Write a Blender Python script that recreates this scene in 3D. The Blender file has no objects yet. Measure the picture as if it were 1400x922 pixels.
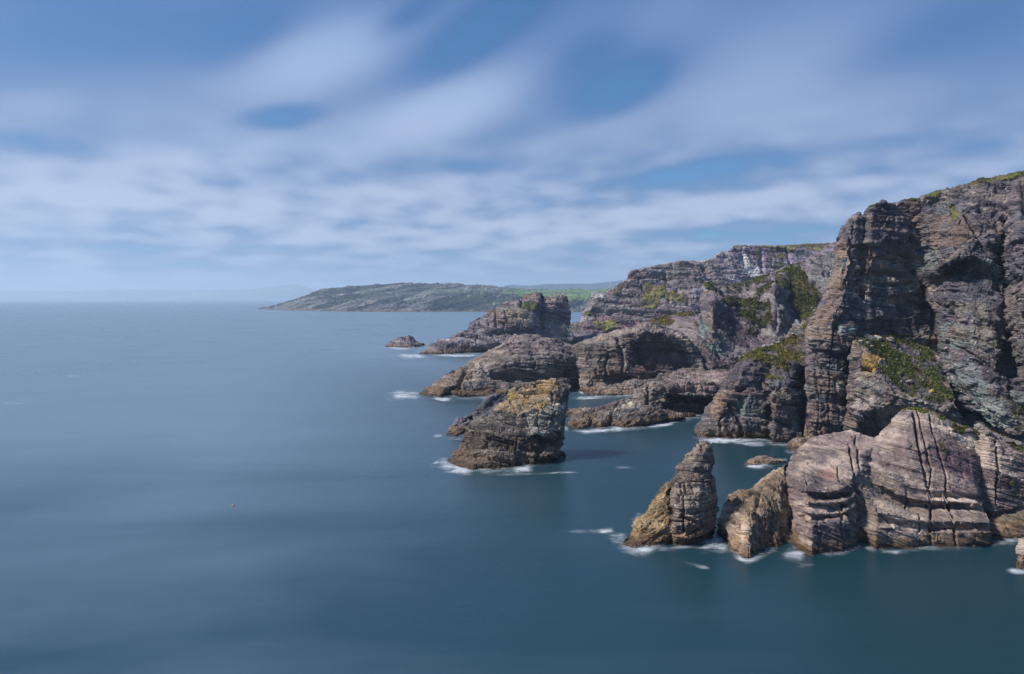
import bpy, math, random
import numpy as np

F = 933.0          # focal length in photo pixels (24 mm on a 36 mm wide frame, 1400 px)
CX, HY = 700.0, 408.0
H = 60.0           # eye height above the sea, metres
rng = np.random.default_rng(7)
random.seed(7)
sc = bpy.context.scene
col = sc.collection

# ------------------------------------------------------------------ noise
TAB = rng.random((64, 64, 64)).astype(np.float32)

def hsh(i, j=0, k=0, seed=0):
    i = np.asarray(i).astype(np.int64); j = np.asarray(j).astype(np.int64); k = np.asarray(k).astype(np.int64)
    n = (i * 73856093) ^ (j * 19349663) ^ (k * 83492791) ^ (seed * 2654435761)
    n = (n ^ (n >> 13)) * 1274126177
    n = n & 0xFFFFFFFF
    n = (n ^ (n >> 16)) * 2246822519
    n = n & 0xFFFFFFFF
    n = n ^ (n >> 13)
    return (n & 0xFFFFFF).astype(np.float64) / float(0xFFFFFF)

def vn(x, y, z, seed=0):
    """value noise -1..1"""
    x = np.asarray(x, float) + seed * 17.37; y = np.asarray(y, float) + seed * 9.71; z = np.asarray(z, float) + seed * 5.13
    x, y, z = np.broadcast_arrays(x, y, z)
    xi = np.floor(x); yi = np.floor(y); zi = np.floor(z)
    fx = x - xi; fy = y - yi; fz = z - zi
    fx = fx * fx * (3 - 2 * fx); fy = fy * fy * (3 - 2 * fy); fz = fz * fz * (3 - 2 * fz)
    a = xi.astype(np.int64) & 63; b = yi.astype(np.int64) & 63; c = zi.astype(np.int64) & 63
    a1 = (a + 1) & 63; b1 = (b + 1) & 63; c1 = (c + 1) & 63
    def L(p, q, t): return p + (q - p) * t
    v = L(L(L(TAB[a, b, c], TAB[a1, b, c], fx), L(TAB[a, b1, c], TAB[a1, b1, c], fx), fy),
          L(L(TAB[a, b, c1], TAB[a1, b, c1], fx), L(TAB[a, b1, c1], TAB[a1, b1, c1], fx), fy), fz)
    return v * 2 - 1

def fbm(x, y, z, o=4, seed=0, g=0.5):
    r = 0; am = 1; t = 0; f = 1.0
    for k in range(o):
        r = r + am * vn((x * 0.8 + z * 0.6) * f, y * f, (z * 0.8 - x * 0.6) * f, seed + k * 3 + 1)
        t += am; am *= g; f *= 2.03
    return r / t * 1.5

def sstep(a, b, x):
    t = np.clip((x - a) / (b - a), 0, 1)
    return t * t * (3 - 2 * t)

def lin(h):
    """sRGB 0-255 triple to linear"""
    c = np.array(h, float) / 255.0
    return np.where(c <= 0.04045, c / 12.92, ((c + 0.055) / 1.055) ** 2.4)

def wd(y):
    return H * F / (y - HY)

def world(x, y, D):
    return np.stack([(x - CX) / F * D, D, H + (HY - y) / F * D], -1)

def inpoly(px, py, poly):
    ins = np.zeros(px.shape, bool)
    n = len(poly)
    for i in range(n):
        x1, y1 = poly[i]; x2, y2 = poly[(i + 1) % n]
        if y1 == y2: continue
        c = ((y1 > py) != (y2 > py)) & (px < (x2 - x1) * (py - y1) / (y2 - y1) + x1)
        ins ^= c
    return ins

def segdist(px, py, pts):
    d = np.full(px.shape, 1e9)
    for (x1, y1), (x2, y2) in zip(pts[:-1], pts[1:]):
        vx, vy = x2 - x1, y2 - y1
        t = np.clip(((px - x1) * vx + (py - y1) * vy) / (vx * vx + vy * vy + 1e-9), 0, 1)
        d = np.minimum(d, np.hypot(px - x1 - t * vx, py - y1 - t * vy))
    return d

def chisel(x, y, z, seed):
    """flat random facets: nearest of jittered cell centres, each with its own tilted plane"""
    x = x + seed * 3.7; y = y + seed * 1.3; z = z + seed * 7.1
    bx = np.floor(x - .5); by = np.floor(y - .5); bz = np.floor(z - .5)
    best = np.full(x.shape, 1e9); val = np.zeros(x.shape); idv = np.zeros(x.shape); sec = np.full(x.shape, 1e9)
    for i in (0, 1):
        for j in (0, 1):
            for k in (0, 1):
                ci, cj, ck = (bx + i).astype(np.int64) & 63, (by + j).astype(np.int64) & 63, (bz + k).astype(np.int64) & 63
                h1 = TAB[ci, cj, ck]; h2 = TAB[cj, ck, ci]; h3 = TAB[ck, ci, (cj + 7) & 63]
                dx = x - bx - i - .15 - .7 * h1; dy = y - by - j - .15 - .7 * h2; dz = z - bz - k - .15 - .7 * h3
                d = dx * dx + dy * dy + dz * dz
                c = d < best
                sec = np.where(c, best, np.minimum(sec, d))
                v = (h2 - .5) * 1.0 + 1.5 * ((h3 - .5) * dx + (h1 - .5) * dy + (((h1 + h2 * 3.1) % 1) - .5) * dz)
                val = np.where(c, v, val); idv = np.where(c, h3, idv); best = np.where(c, d, best)
    return val, idv, np.sqrt(sec) - np.sqrt(best)

# ------------------------------------------------------------------ mesh output
def grid_mesh(name, P, faces, attrs, mat):
    me = bpy.data.meshes.new(name)
    nv = len(P); nf = len(faces)
    me.vertices.add(nv); me.vertices.foreach_set('co', P.astype(np.float32).ravel())
    me.loops.add(nf * 4); me.loops.foreach_set('vertex_index', faces.astype(np.int32).ravel())
    me.polygons.add(nf)
    me.polygons.foreach_set('loop_start', (np.arange(nf) * 4).astype(np.int32))
    me.polygons.foreach_set('use_smooth', np.ones(nf, bool))
    me.update(calc_edges=True)
    for k, v in attrs.items():
        if v.ndim == 2:
            a = me.attributes.new(k, 'FLOAT_COLOR', 'POINT')
            c = np.ones((nv, 4), np.float32); c[:, :3] = v
            a.data.foreach_set('color', c.ravel())
        else:
            a = me.attributes.new(k, 'FLOAT', 'POINT')
            a.data.foreach_set('value', v.astype(np.float32))
    me.materials.append(mat)
    return me

def tag(o, label=None, cat=None, group=None, kind=None):
    if label: o['label'] = label
    if cat: o['category'] = cat
    if group: o['group'] = group
    if kind: o['kind'] = kind
    return o

def link(name, me, parent=None, loc=None):
    o = bpy.data.objects.new(name, me); col.objects.link(o)
    if parent: o.parent = parent
    return o

# ------------------------------------------------------------------ materials
def N(nt, t, **kw):
    n = nt.nodes.new(t)
    for k, v in kw.items(): setattr(n, k, v)
    return n

def newmat(name):
    m = bpy.data.materials.new(name); m.use_nodes = True
    nt = m.node_tree
    for n in list(nt.nodes):
        if n.type != 'OUTPUT_MATERIAL': nt.nodes.remove(n)
    return m, nt, nt.nodes['Material Output']

def rock_mat(name, px, bump=1.0, bed=0, crack=.6, lines=.5):
    """px = size of one picture pixel on the body in metres; grain is scaled to it"""
    m, nt, out = newmat(name)
    at = N(nt, 'ShaderNodeAttribute', attribute_name='Col')
    wt = N(nt, 'ShaderNodeAttribute', attribute_name='wet')
    tc = N(nt, 'ShaderNodeTexCoord')
    n1 = N(nt, 'ShaderNodeTexNoise'); n1.inputs['Scale'].default_value = 0.5 / px; n1.inputs['Detail'].default_value = 5; n1.inputs['Roughness'].default_value = 0.65
    n2 = N(nt, 'ShaderNodeTexNoise'); n2.inputs['Scale'].default_value = 0.13 / px; n2.inputs['Detail'].default_value = 6; n2.inputs['Roughness'].default_value = 0.7
    mp = N(nt, 'ShaderNodeMapping'); mp.inputs['Scale'].default_value = (0.35, 0.35, 1.0)
    nt.links.new(tc.outputs['Object'], mp.inputs['Vector'])
    nt.links.new(mp.outputs['Vector'], n1.inputs['Vector']); nt.links.new(tc.outputs['Object'], n2.inputs['Vector'])
    mr = N(nt, 'ShaderNodeMapRange'); mr.inputs['From Min'].default_value = 0.25; mr.inputs['From Max'].default_value = 0.75
    mr.inputs['To Min'].default_value = 0.62; mr.inputs['To Max'].default_value = 1.38
    nt.links.new(n1.outputs['Fac'], mr.inputs['Value'])
    vm = N(nt, 'ShaderNodeVectorMath', operation='SCALE')
    nt.links.new(at.outputs['Color'], vm.inputs[0]); nt.links.new(mr.outputs['Result'], vm.inputs['Scale'])
    bs = N(nt, 'ShaderNodeBsdfPrincipled')
    nt.links.new(vm.outputs['Vector'], bs.inputs['Base Color'])
    rr = N(nt, 'ShaderNodeMapRange'); rr.inputs['To Min'].default_value = 0.85; rr.inputs['To Max'].default_value = 0.45
    nt.links.new(wt.outputs['Fac'], rr.inputs['Value']); nt.links.new(rr.outputs['Result'], bs.inputs['Roughness'])
    bs.inputs['Specular IOR Level'].default_value = 0.3
    mp2 = N(nt, 'ShaderNodeMapping'); mp2.inputs['Scale'].default_value = (.55, .55, 1.0); mp2.inputs['Rotation'].default_value = (0, math.radians(bed), 0)
    nt.links.new(tc.outputs['Object'], mp2.inputs['Vector'])
    mxv = N(nt, 'ShaderNodeVectorMath', operation='MULTIPLY_ADD'); mxv.inputs[1].default_value = (1.5 * px, 1.5 * px, 1.5 * px)
    nt.links.new(n2.outputs['Color'], mxv.inputs[0]); nt.links.new(mp2.outputs['Vector'], mxv.inputs[2])
    vo = N(nt, 'ShaderNodeTexVoronoi', feature='DISTANCE_TO_EDGE'); vo.inputs['Scale'].default_value = .20 / px
    nt.links.new(mxv.outputs[0], vo.inputs['Vector'])
    vr = N(nt, 'ShaderNodeMapRange'); vr.inputs['From Max'].default_value = .10; vr.inputs['To Min'].default_value = -crack; vr.inputs['To Max'].default_value = 0
    nt.links.new(vo.outputs['Distance'], vr.inputs['Value'])
    nv2 = N(nt, 'ShaderNodeMath', operation='ADD'); nt.links.new(n1.outputs['Fac'], nv2.inputs[0]); nt.links.new(vr.outputs['Result'], nv2.inputs[1])
    sb = N(nt, 'ShaderNodeAttribute', attribute_name='sbed')
    sx = N(nt, 'ShaderNodeCombineXYZ'); nt.links.new(sb.outputs['Fac'], sx.inputs[0])
    m3 = N(nt, 'ShaderNodeMapping'); s3 = .03 / px; m3.inputs['Scale'].default_value = (s3, s3, s3); nt.links.new(tc.outputs['Object'], m3.inputs['Vector'])
    av = N(nt, 'ShaderNodeVectorMath', operation='ADD'); nt.links.new(sx.outputs[0], av.inputs[0]); nt.links.new(m3.outputs[0], av.inputs[1])
    sn = N(nt, 'ShaderNodeTexNoise'); sn.inputs['Scale'].default_value = .55; sn.inputs['Detail'].default_value = 4; sn.inputs['Roughness'].default_value = .7; nt.links.new(av.outputs[0], sn.inputs['Vector'])
    sr = N(nt, 'ShaderNodeMapRange'); sr.inputs['From Min'].default_value = .3; sr.inputs['From Max'].default_value = .7; sr.inputs['To Min'].default_value = -lines; sr.inputs['To Max'].default_value = lines
    nt.links.new(sn.outputs['Fac'], sr.inputs['Value'])
    nv3 = N(nt, 'ShaderNodeMath', operation='MULTIPLY_ADD'); nv3.inputs[1].default_value = 1.2; nt.links.new(sr.outputs['Result'], nv3.inputs[0]); nt.links.new(nv2.outputs[0], nv3.inputs[2])
    lc = N(nt, 'ShaderNodeMath', operation='MULTIPLY_ADD'); lc.inputs[1].default_value = .50; lc.inputs[2].default_value = 1.0; nt.links.new(sr.outputs['Result'], lc.inputs[0])
    vm2 = N(nt, 'ShaderNodeVectorMath', operation='SCALE'); nt.links.new(vm.outputs['Vector'], vm2.inputs[0]); nt.links.new(lc.outputs[0], vm2.inputs['Scale'])
    nt.links.new(vm2.outputs['Vector'], bs.inputs['Base Color'])
    n1 = nv3
    ad = N(nt, 'ShaderNodeMath', operation='MULTIPLY_ADD'); ad.inputs[1].default_value = .6
    nt.links.new(n2.outputs['Fac'], ad.inputs[0]); nt.links.new(n1.outputs[0], ad.inputs[2])
    bp = N(nt, 'ShaderNodeBump'); bp.inputs['Strength'].default_value = 0.8 * bump; bp.inputs['Distance'].default_value = 2.2 * px
    nt.links.new(ad.outputs[0], bp.inputs['Height']); nt.links.new(bp.outputs['Normal'], bs.inputs['Normal'])
    nt.links.new(bs.outputs[0], out.inputs['Surface'])
    return m

# ------------------------------------------------------------------ rock bodies
def resample(row, n):
    r = np.array([(a[0], a[1], a[2] if len(a) > 2 else wd(a[1])) for a in row], float)
    d = np.abs(np.diff(r[:, 0])) + 0.25 * np.abs(np.diff(r[:, 1])) + 1e-4
    u = np.concatenate([[0], np.cumsum(d)]); u /= u[-1]
    t = np.linspace(0, 1, n)
    return np.stack([np.interp(t, u, r[:, k]) for k in range(3)], -1)

GRASS_PTS = {}

DEF = dict(bed=0, by=0.15, fold=2.0, fs=30.0, lv=[(5.0, 1.2, 9.0), (1.5, 0.45, 3.0)], groove=0.5, gw=0.30,
           fb=1.2, fbs=14.0, pal=[(92, 84, 88), (116, 104, 102), (74, 70, 78), (104, 100, 98)], tb=6.0,
           tide=2.6, dens=1.6, blur=5, stain=0.25, gsl=None, lich=0.0, streak=0.0)

SHORE = []
def body(name, rows, thick=(30, 8), parent=None, carve=(), lump=(), paint=(), grass=(), seed=1, capn=6, tag_=None, grassname=None, **kw):
    p = dict(DEF); p.update(kw)
    if len(rows[0][0]) == 2 and seed < 100 and name not in ('sloping_slab', 'green_ridge', 'far_cliff', 'rock_saddle'): SHORE.append([q[:2] for q in rows[0]])
    xs = [q[0] for r in rows for q in r]; ys = [q[1] for r in rows for q in r]
    Dm = float(np.mean([q[2] if len(q) > 2 else wd(q[1]) for r in rows for q in r]))
    px = Dm / F * 1400 / 1024
    wpx = min(max(xs), 1425) - max(min(xs), -20)
    nf = int(max(24, (max(xs) - min(xs)) * p['dens']))
    R = [resample(r, nf) for r in rows]
    # rows -> v
    seg = []
    for a, b in zip(R[:-1], R[1:]):
        seg.append(max(2, int(np.percentile(np.abs(a[:, 1] - b[:, 1]), 70) * p['dens'])))
    G = []
    for (a, b), n in zip(zip(R[:-1], R[1:]), seg):
        for k in range(n):
            G.append(a + (b - a) * (k / n))
    G.append(R[-1]); G = np.array(G)            # nv, nf, 3 (x, y, D)
    nv = len(G)
    # wiggle the lookup so creases between control rows are not straight
    W = world(G[..., 0], G[..., 1], G[..., 2])
    Wf = W
    # back side
    v = np.linspace(0, 1, nv)[:, None]
    nb = max(14, nf // 5)
    T = thick[0] + (thick[1] - thick[0]) * v
    t = np.linspace(0, 1, nb + 2)[1:-1][None, :]            # right -> left
    idx = ((1 - t[0]) * (nf - 1))
    i0 = np.floor(idx).astype(int); ff = (idx - i0)[None, :, None]
    Fr = Wf[:, i0] * (1 - ff) + Wf[:, np.minimum(i0 + 1, nf - 1)] * ff
    push = T * np.sin(np.pi * t) ** 0.6
    hor = Fr[..., :2] / np.linalg.norm(Fr[..., :2], axis=-1, keepdims=True)
    B = Fr.copy()
    B[..., :2] += hor * push[..., None]
    w = sstep(0.35, 0.9, v)
    B[..., 2] += w * push * (np.minimum(0, Fr[..., 2] - H) / Fr[..., 1] - 0.12)
    L = np.concatenate([Wf, B], 1)                          # ring per row
    # cap
    last = L[-1]
    opp_f = np.stack([np.interp(np.linspace(0, 1, nf), t[0][::-1] * 0 + (1 - t[0])[::-1], B[-1][::-1, k]) for k in range(3)], -1)
    mid_f = (Wf[-1] * 0.45 + opp_f * 0.55); mid_b = (Fr[-1] * 0.45 + B[-1] * 0.55)
    mid = np.concatenate([mid_f, mid_b], 0)
    caps = [last + (mid - last) * (k / capn) for k in range(1, capn + 1)]
    low = L[0].copy(); low[:, 2] -= 5
    P = np.concatenate([low[None], L, np.array(caps)], 0)
    nr, nu = P.shape[:2]
    pxy = np.full((nr, nu, 2), -999.0)
    pxy[1:nv + 1, :nf] = G[..., :2]; pxy[0, :nf] = G[0, :, :2]; pxy[nv + 1:, :nf] = G[-1, :, :2]
    P0 = P.copy()
    for _ in range(p['blur']):
        P = (np.roll(P, 1, 1) + 2 * P + np.roll(P, -1, 1)) / 4
        P[1:-1] = (P[:-2] + 2 * P[1:-1] + P[2:]) / 4
    # keep silhouette ends where they were traced
    du = np.roll(P, -1, 1) - np.roll(P, 1, 1)
    dv = np.gradient(P, axis=0)
    Nn = np.cross(du, dv); Nn /= np.linalg.norm(Nn, axis=-1, keepdims=True) + 1e-9
    k = nf // 2; m_ = nv // 2
    if np.dot(Nn[m_, k], -P[m_, k] + np.array([0, 0, H])) < 0: Nn = -Nn
    # coordinates
    X, Y, Z = P[..., 0], P[..., 1], P[..., 2]
    ws = 7.0 * px / 0.25 if px > .25 else 7.0
    wx = X + .35 * (ws / 7) * vn(X / ws, Y / ws, Z / ws, seed + 40); wz = Z + .35 * (ws / 7) * vn(X / ws, Y / ws, Z / ws, seed + 41)
    a = math.radians(p['bed'])
    fold = p['fold'] * vn(X / p['fs'], Y / p['fs'], Z / p['fs'], seed + 50)
    s = -wx * math.sin(a) + wz * math.cos(a) + Y * p['by'] + fold
    al = wx * math.cos(a) + wz * math.sin(a) + 0.35 * Y
    disp = np.zeros_like(s); blockc = np.zeros_like(s); bedc = np.zeros_like(s)
    gwm = p['gw'] * px / 0.25
    for li, (th, am, js) in enumerate(p['lv']):
        q = s / th + 0.45 * vn(s / (th * 3.1), 0, 0, seed + li) + 0.05 * vn(X / th / 2, Y / th / 2, Z / th / 2, seed + 60 + li)
        i = np.floor(q); f = q - i
        jq = al / js * (0.8 + 0.4 * hsh(i, 0, 0, seed + li)) + hsh(i, 3, 1, seed) * 5 + 0.3 * vn(X / js, Y / js, Z / js, seed + 70 + li)
        kq = Y / (js * 1.1) + hsh(i, 5, 2, seed) * 3 + 0.25 * vn(X / js, Y / js, Z / js, seed + 80 + li)
        j = np.floor(jq); fj = jq - j; kk = np.floor(kq)
        r = hsh(i, j, kk, seed + 11 + li) - .5; rb = hsh(i, 0, 0, seed + 21 + li) - .5
        disp += am * (1.1 * r + 1.2 * rb)
        disp += am * 1.3 * ((f - .5) * (hsh(i, j, kk, seed + 31 + li) - .35) + (fj - .5) * (hsh(i, j, kk, seed + 33 + li) - .5) * 1.4)
        e = np.minimum(f, 1 - f) * th; ej = np.minimum(fj, 1 - fj) * js
        gs = np.exp(-(e / gwm) ** 2) * (0.10 + 1.5 * hsh(np.round(q), 7, 0, seed + li) ** 3) * (0.35 + hsh(np.round(q), j, kk, seed + li + 77))
        gj = np.exp(-(ej / gwm) ** 2) * (0.1 + 1.3 * hsh(i, np.round(jq), 0, seed + 5 + li) ** 2)
        disp -= p['groove'] * (px / .25) ** .5 * am * np.maximum(gs, gj)
        if li == 0: bedc = hsh(i, 1, 1, seed); blockc = hsh(i, j, kk, seed + 9)
    csz = p.get('cs', 7.0 * (px / .25) ** .6)
    cid = np.zeros_like(s)
    for ck, (mul, amr) in enumerate(((1.0, .20), (.42, .19), (.17, .17))):
        z_ = csz * mul
        vv, ids, edge = chisel(al / z_, Y / z_, s / (z_ * .42), seed + ck * 5)
        disp += p.get('ca', .6) * .8 * amr * z_ * vv
        disp -= p.get('ca', .6) * .8 * .05 * z_ * np.exp(-(edge / .07) ** 2)
        if ck < 2: cid = cid + ids - .5
    disp += p['fb'] * .8 * fbm(X / p['fbs'], Y / p['fbs'], Z / p['fbs'], 6, seed + 90, 0.55)
    rg = np.abs(fbm(X / (p['fbs'] * .4), Y / (p['fbs'] * .4), Z / (p['fbs'] * .4), 4, seed + 95))
    disp += p['fb'] * 0.5 * (0.35 - rg)
    PX, PY = pxy[..., 0], pxy[..., 1]
    disp -= disp[1:nv + 1, :nf].mean()
    uu = np.ones(nu); uu[:nf] = .55 + .45 * sstep(0, .06, np.minimum(np.linspace(0, 1, nf), np.linspace(1, 0, nf)))
    vv_ = np.ones(nr); kk_ = np.arange(nr) - (nv + 1); npx = 5 * p['dens']
    vv_ = p.get('top', .6) + (1 - p.get('top', .6)) * sstep(0, npx, np.abs(np.minimum(kk_, 0)) * 1.0)
    disp = disp * uu[None, :] * vv_[:, None]
    jx = PX + 5 * vn(X / (18 * px), Y / (18 * px), Z / (18 * px), seed + 3) + 3 * vn(X / (6 * px), Y / (6 * px), Z / (6 * px), seed + 4)
    jy = PY + 5 * vn(X / (18 * px), Y / (18 * px), Z / (18 * px), seed + 5) + 3 * vn(X / (6 * px), Y / (6 * px), Z / (6 * px), seed + 6)
    # vegetation
    g = np.zeros_like(s)
    gn = fbm(X / (14 * px), Y / (14 * px), Z / (14 * px), 4, seed + 7)
    for (poly, dn) in grass:
        ins = inpoly(jx, jy, poly)
        g = np.maximum(g, ins * sstep(-dn, -dn + 0.35, gn * 0.9))
    if p['gsl']:
        g = np.maximum(g, sstep(p['gsl'], p['gsl'] + .12, Nn[..., 2]) * (Z > 9) * sstep(-.5, 0, gn))
    disp = disp * (1 - 0.72 * g) + g * (0.35 * px / .25) * (0.5 + fbm(X / (4 * px), Y / (4 * px), Z / (4 * px), 3, seed + 8))
    for (pts, wpx_, dep) in carve:
        jx2 = PX + 1.6 * vn(X / (9 * px), Y / (9 * px), Z / (9 * px), seed + 13) ; jy2 = PY + 1.6 * vn(X / (9 * px), Y / (9 * px), Z / (9 * px), seed + 14)
        d = segdist(jx2, jy2, pts)
        disp -= dep * np.exp(-(d / wpx_) ** 2)
    for (cx, cy, rx, ry, an, dep) in lump:
        ca, sa = math.cos(math.radians(an)), math.sin(math.radians(an))
        ddx = jx - cx; ddy = jy - cy
        rr = np.hypot((ddx * ca + ddy * sa) / rx, (-ddx * sa + ddy * ca) / ry)
        disp += dep * (1 - sstep(0.75, 1.1, rr))
    capw = np.ones((nr, 1)); 
    P = P + Nn * disp[..., None]
    X, Y, Z = P[..., 0], P[..., 1], P[..., 2]
    du = np.roll(P, -1, 1) - np.roll(P, 1, 1); dv = np.gradient(P, axis=0)
    N2 = np.cross(du, dv); N2 /= np.linalg.norm(N2, axis=-1, keepdims=True) + 1e-9
    if np.sum(N2 * Nn) < 0: N2 = -N2
    # colour of the rock itself
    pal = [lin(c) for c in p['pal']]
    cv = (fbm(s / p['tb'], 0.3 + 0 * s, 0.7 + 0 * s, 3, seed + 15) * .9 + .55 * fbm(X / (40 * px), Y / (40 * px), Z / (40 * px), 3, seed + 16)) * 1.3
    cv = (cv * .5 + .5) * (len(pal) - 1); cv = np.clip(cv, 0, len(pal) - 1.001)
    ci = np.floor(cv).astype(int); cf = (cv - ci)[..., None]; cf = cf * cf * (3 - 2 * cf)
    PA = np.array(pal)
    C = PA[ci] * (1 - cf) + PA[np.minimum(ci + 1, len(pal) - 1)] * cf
    lam = vn(s / (1.7 * px), X / (40 * px), Y / (40 * px), seed + 17) * .5 + vn(s / (5 * px), X / (60 * px), 0, seed + 18) * .5
    pat = fbm(X / (9 * px), Y / (9 * px), Z / (9 * px), 4, seed + 19)
    st = vn(X / (3.5 * px), Y / (3.5 * px), Z / (30 * px), seed + 20) * .6 + vn(X / (9 * px), Y / (9 * px), Z / (60 * px), seed + 25) * .6
    C = C * (1 + 0.30 * lam + 0.20 * pat + p['stain'] * st + 0.28 * (bedc - .5) + 0.18 * (blockc - .5) + .16 * cid)[..., None].clip(0.25, 2.2)
    # pale quartz / guano flecks
    fl = sstep(0.55, 0.8, fbm(X / (3.0 * px), Y / (3.0 * px), Z / (3.0 * px), 3, seed + 22) + 0.25 * fbm(X / (30 * px), Y / (30 * px), Z / (30 * px), 2, seed + 23))
    C = C + (lin((190, 182, 170)) - C) * (fl * 0.55)[..., None]
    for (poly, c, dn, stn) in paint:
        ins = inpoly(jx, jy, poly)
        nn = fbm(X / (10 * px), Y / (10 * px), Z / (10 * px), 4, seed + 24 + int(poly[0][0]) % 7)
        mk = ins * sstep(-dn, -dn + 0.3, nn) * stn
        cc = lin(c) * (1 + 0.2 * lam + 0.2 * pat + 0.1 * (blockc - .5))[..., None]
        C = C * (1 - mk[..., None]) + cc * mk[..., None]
    if p['lich'] > 0:
        ln = fbm(X / (6 * px), Y / (6 * px), Z / (6 * px), 4, seed + 26)
        mk = sstep(1 - p['lich'], 1.25 - p['lich'], ln * .8 + .4 * N2[..., 2]) * sstep(6, 11, Z) * .8
        C = C * (1 - mk[..., None]) + lin((150, 128, 72)) * mk[..., None]
    # tide band: ochre wrack above, black-brown weed just at the water
    tn = p['tide'] * (1 + .45 * fbm(X / (12 * px), Y / (12 * px), Z / (12 * px), 3, seed + 27))
    m1 = 1 - sstep(tn * .8, tn * 1.25, Z)
    C = C * (1 - m1[..., None] * .75) + lin((128, 102, 78)) * (1 + .25 * pat)[..., None] * m1[..., None] * .75
    m2 = 1 - sstep(tn * .25, tn * .5, Z)
    C = C * (1 - m2[..., None] * .8) + lin((72, 57, 43)) * m2[..., None] * .8
    gc = np.array([lin((66, 72, 34)), lin((104, 98, 52)), lin((82, 92, 42)), lin((120, 108, 66))])
    if p.get('gcol'): gc = np.array([lin(c) for c in p['gcol']])
    gv = np.clip((fbm(X / (11 * px), Y / (11 * px), Z / (11 * px), 4, seed + 28) * .7 + .5) * 3, 0, 2.999)
    gi = np.floor(gv).astype(int); gf = (gv - gi)[..., None]
    GC = gc[gi] * (1 - gf) + gc[gi + 1] * gf
    C = C * (1 - g[..., None]) + GC * g[..., None]
    C = np.clip(C, 0.008, 0.8)
    wet = m1 * .6 + m2 * .4
    idx = np.arange(nr * nu).reshape(nr, nu)
    A = idx[:-1, :]; Bx = np.roll(idx, -1, 1)[:-1, :]; Cx = np.roll(idx, -1, 1)[1:, :]; Dx = idx[1:, :]
    faces = np.stack([A, Bx, Cx, Dx], -1).reshape(-1, 4)
    # orientation
    q = faces[(nr // 2) * nu + nf // 2]; pf = P.reshape(-1, 3)
    fn = np.cross(pf[q[1]] - pf[q[0]], pf[q[3]] - pf[q[0]])
    if np.dot(fn, Nn[nr // 2, nf // 2]) < 0: faces = faces[:, ::-1]
    mat = rock_mat(name + '_rock', px, p.get('bump', 1.0), p['bed'], p.get('crack', .35), p.get('lines', .85))
    org = np.array([L[0][:, 0].mean(), L[0][:, 1].mean(), 0.0])
    me = grid_mesh(name, pf - org, faces, {'Col': C.reshape(-1, 3), 'wet': wet.ravel(), 'sbed': (s / px * (1 - .9 * g) * p.get('ls', .55 + .9 * ((seed * 0.377) % 1))).ravel()}, mat)
    o = link(name, me, parent)
    o.location = org - (np.array(parent.location) if parent else 0)
    if tag_: tag(o, **tag_)
    if grassname:
        sel = np.argwhere((g > .6) & (PX > -900) & (PX < 1415))
        GRASS_PTS.setdefault(grassname, []).append((P[sel[:, 0], sel[:, 1]], C[sel[:, 0], sel[:, 1]], N2[sel[:, 0], sel[:, 1]], px))
    return o

def empty(name, loc, **t):
    o = bpy.data.objects.new(name, None); o.location = loc; col.objects.link(o)
    tag(o, **t); o.empty_display_size = 1
    return o


# ================================================================== palettes
P_TAN = [(150, 128, 108), (126, 108, 92), (168, 148, 128), (112, 98, 90)]
P_OUT = [(164, 146, 138), (140, 122, 120), (184, 167, 154), (120, 106, 106), (154, 139, 128)]
P_PUR = [(122, 110, 118), (102, 94, 102), (150, 140, 145), (122, 108, 112), (134, 127, 126)]
P_MAIN = [(96, 90, 96), (122, 112, 108), (82, 78, 88), (110, 112, 112), (128, 110, 100), (92, 86, 92)]
P_GREY = [(126, 116, 108), (152, 142, 130), (104, 96, 92), (136, 132, 122)]
P_BRN = [(128, 115, 109), (104, 95, 92), (152, 138, 129), (120, 114, 113)]

# ================================================================== NEAR OUTCROP
outc = empty('rock_outcrop', (85, 175, 0), label='big pinkish layered rock outcrop with clefts and mossy top at the lower right', cat='rock outcrop')
body('tan_buttress', [
 [(979,727),(992,740),(1003,752),(1019,765),(1033,761),(1052,753),(1070,745),(1085,741),(1100,738)],
 [(981,712,173),(995,722,168),(1010,728,164),(1022,722,162),(1040,722,165),(1060,722,169),(1105,724,182)],
 [(985,699,176),(1000,700,171),(1014,705,168),(1027,696,167),(1045,702,168),(1062,700,172),(1105,704,185)],
 [(988,686,179),(1003,688,176),(1020,686,175),(1035,684,174),(1050,680,175),(1065,676,178),(1105,682,189)],
 [(997,677,184),(1010,673,186),(1030,668,188),(1042,657,188),(1058,644,189),(1072,634,189),(1100,632,199)]],
 thick=(12, 5), parent=outc, seed=3, pal=P_TAN, bed=62, by=-.2, lv=[(4.2,.7,6),(1.3,.4,2.6),(.55,.14,1.2)], fb=.6, fbs=9, blur=3, cs=5,
 carve=[([(1035,690),(1040,672),(1044,664)],3,2.0),([(1008,676),(1020,690),(1024,716)],1.6,1.5),([(1000,712),(1012,716),(1016,728)],2,1.5)],
 paint=[([(1036,708),(1050,710),(1058,728),(1046,726)],(128,84,66),.3,.7)], label='ochre tan rock buttress')
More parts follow.
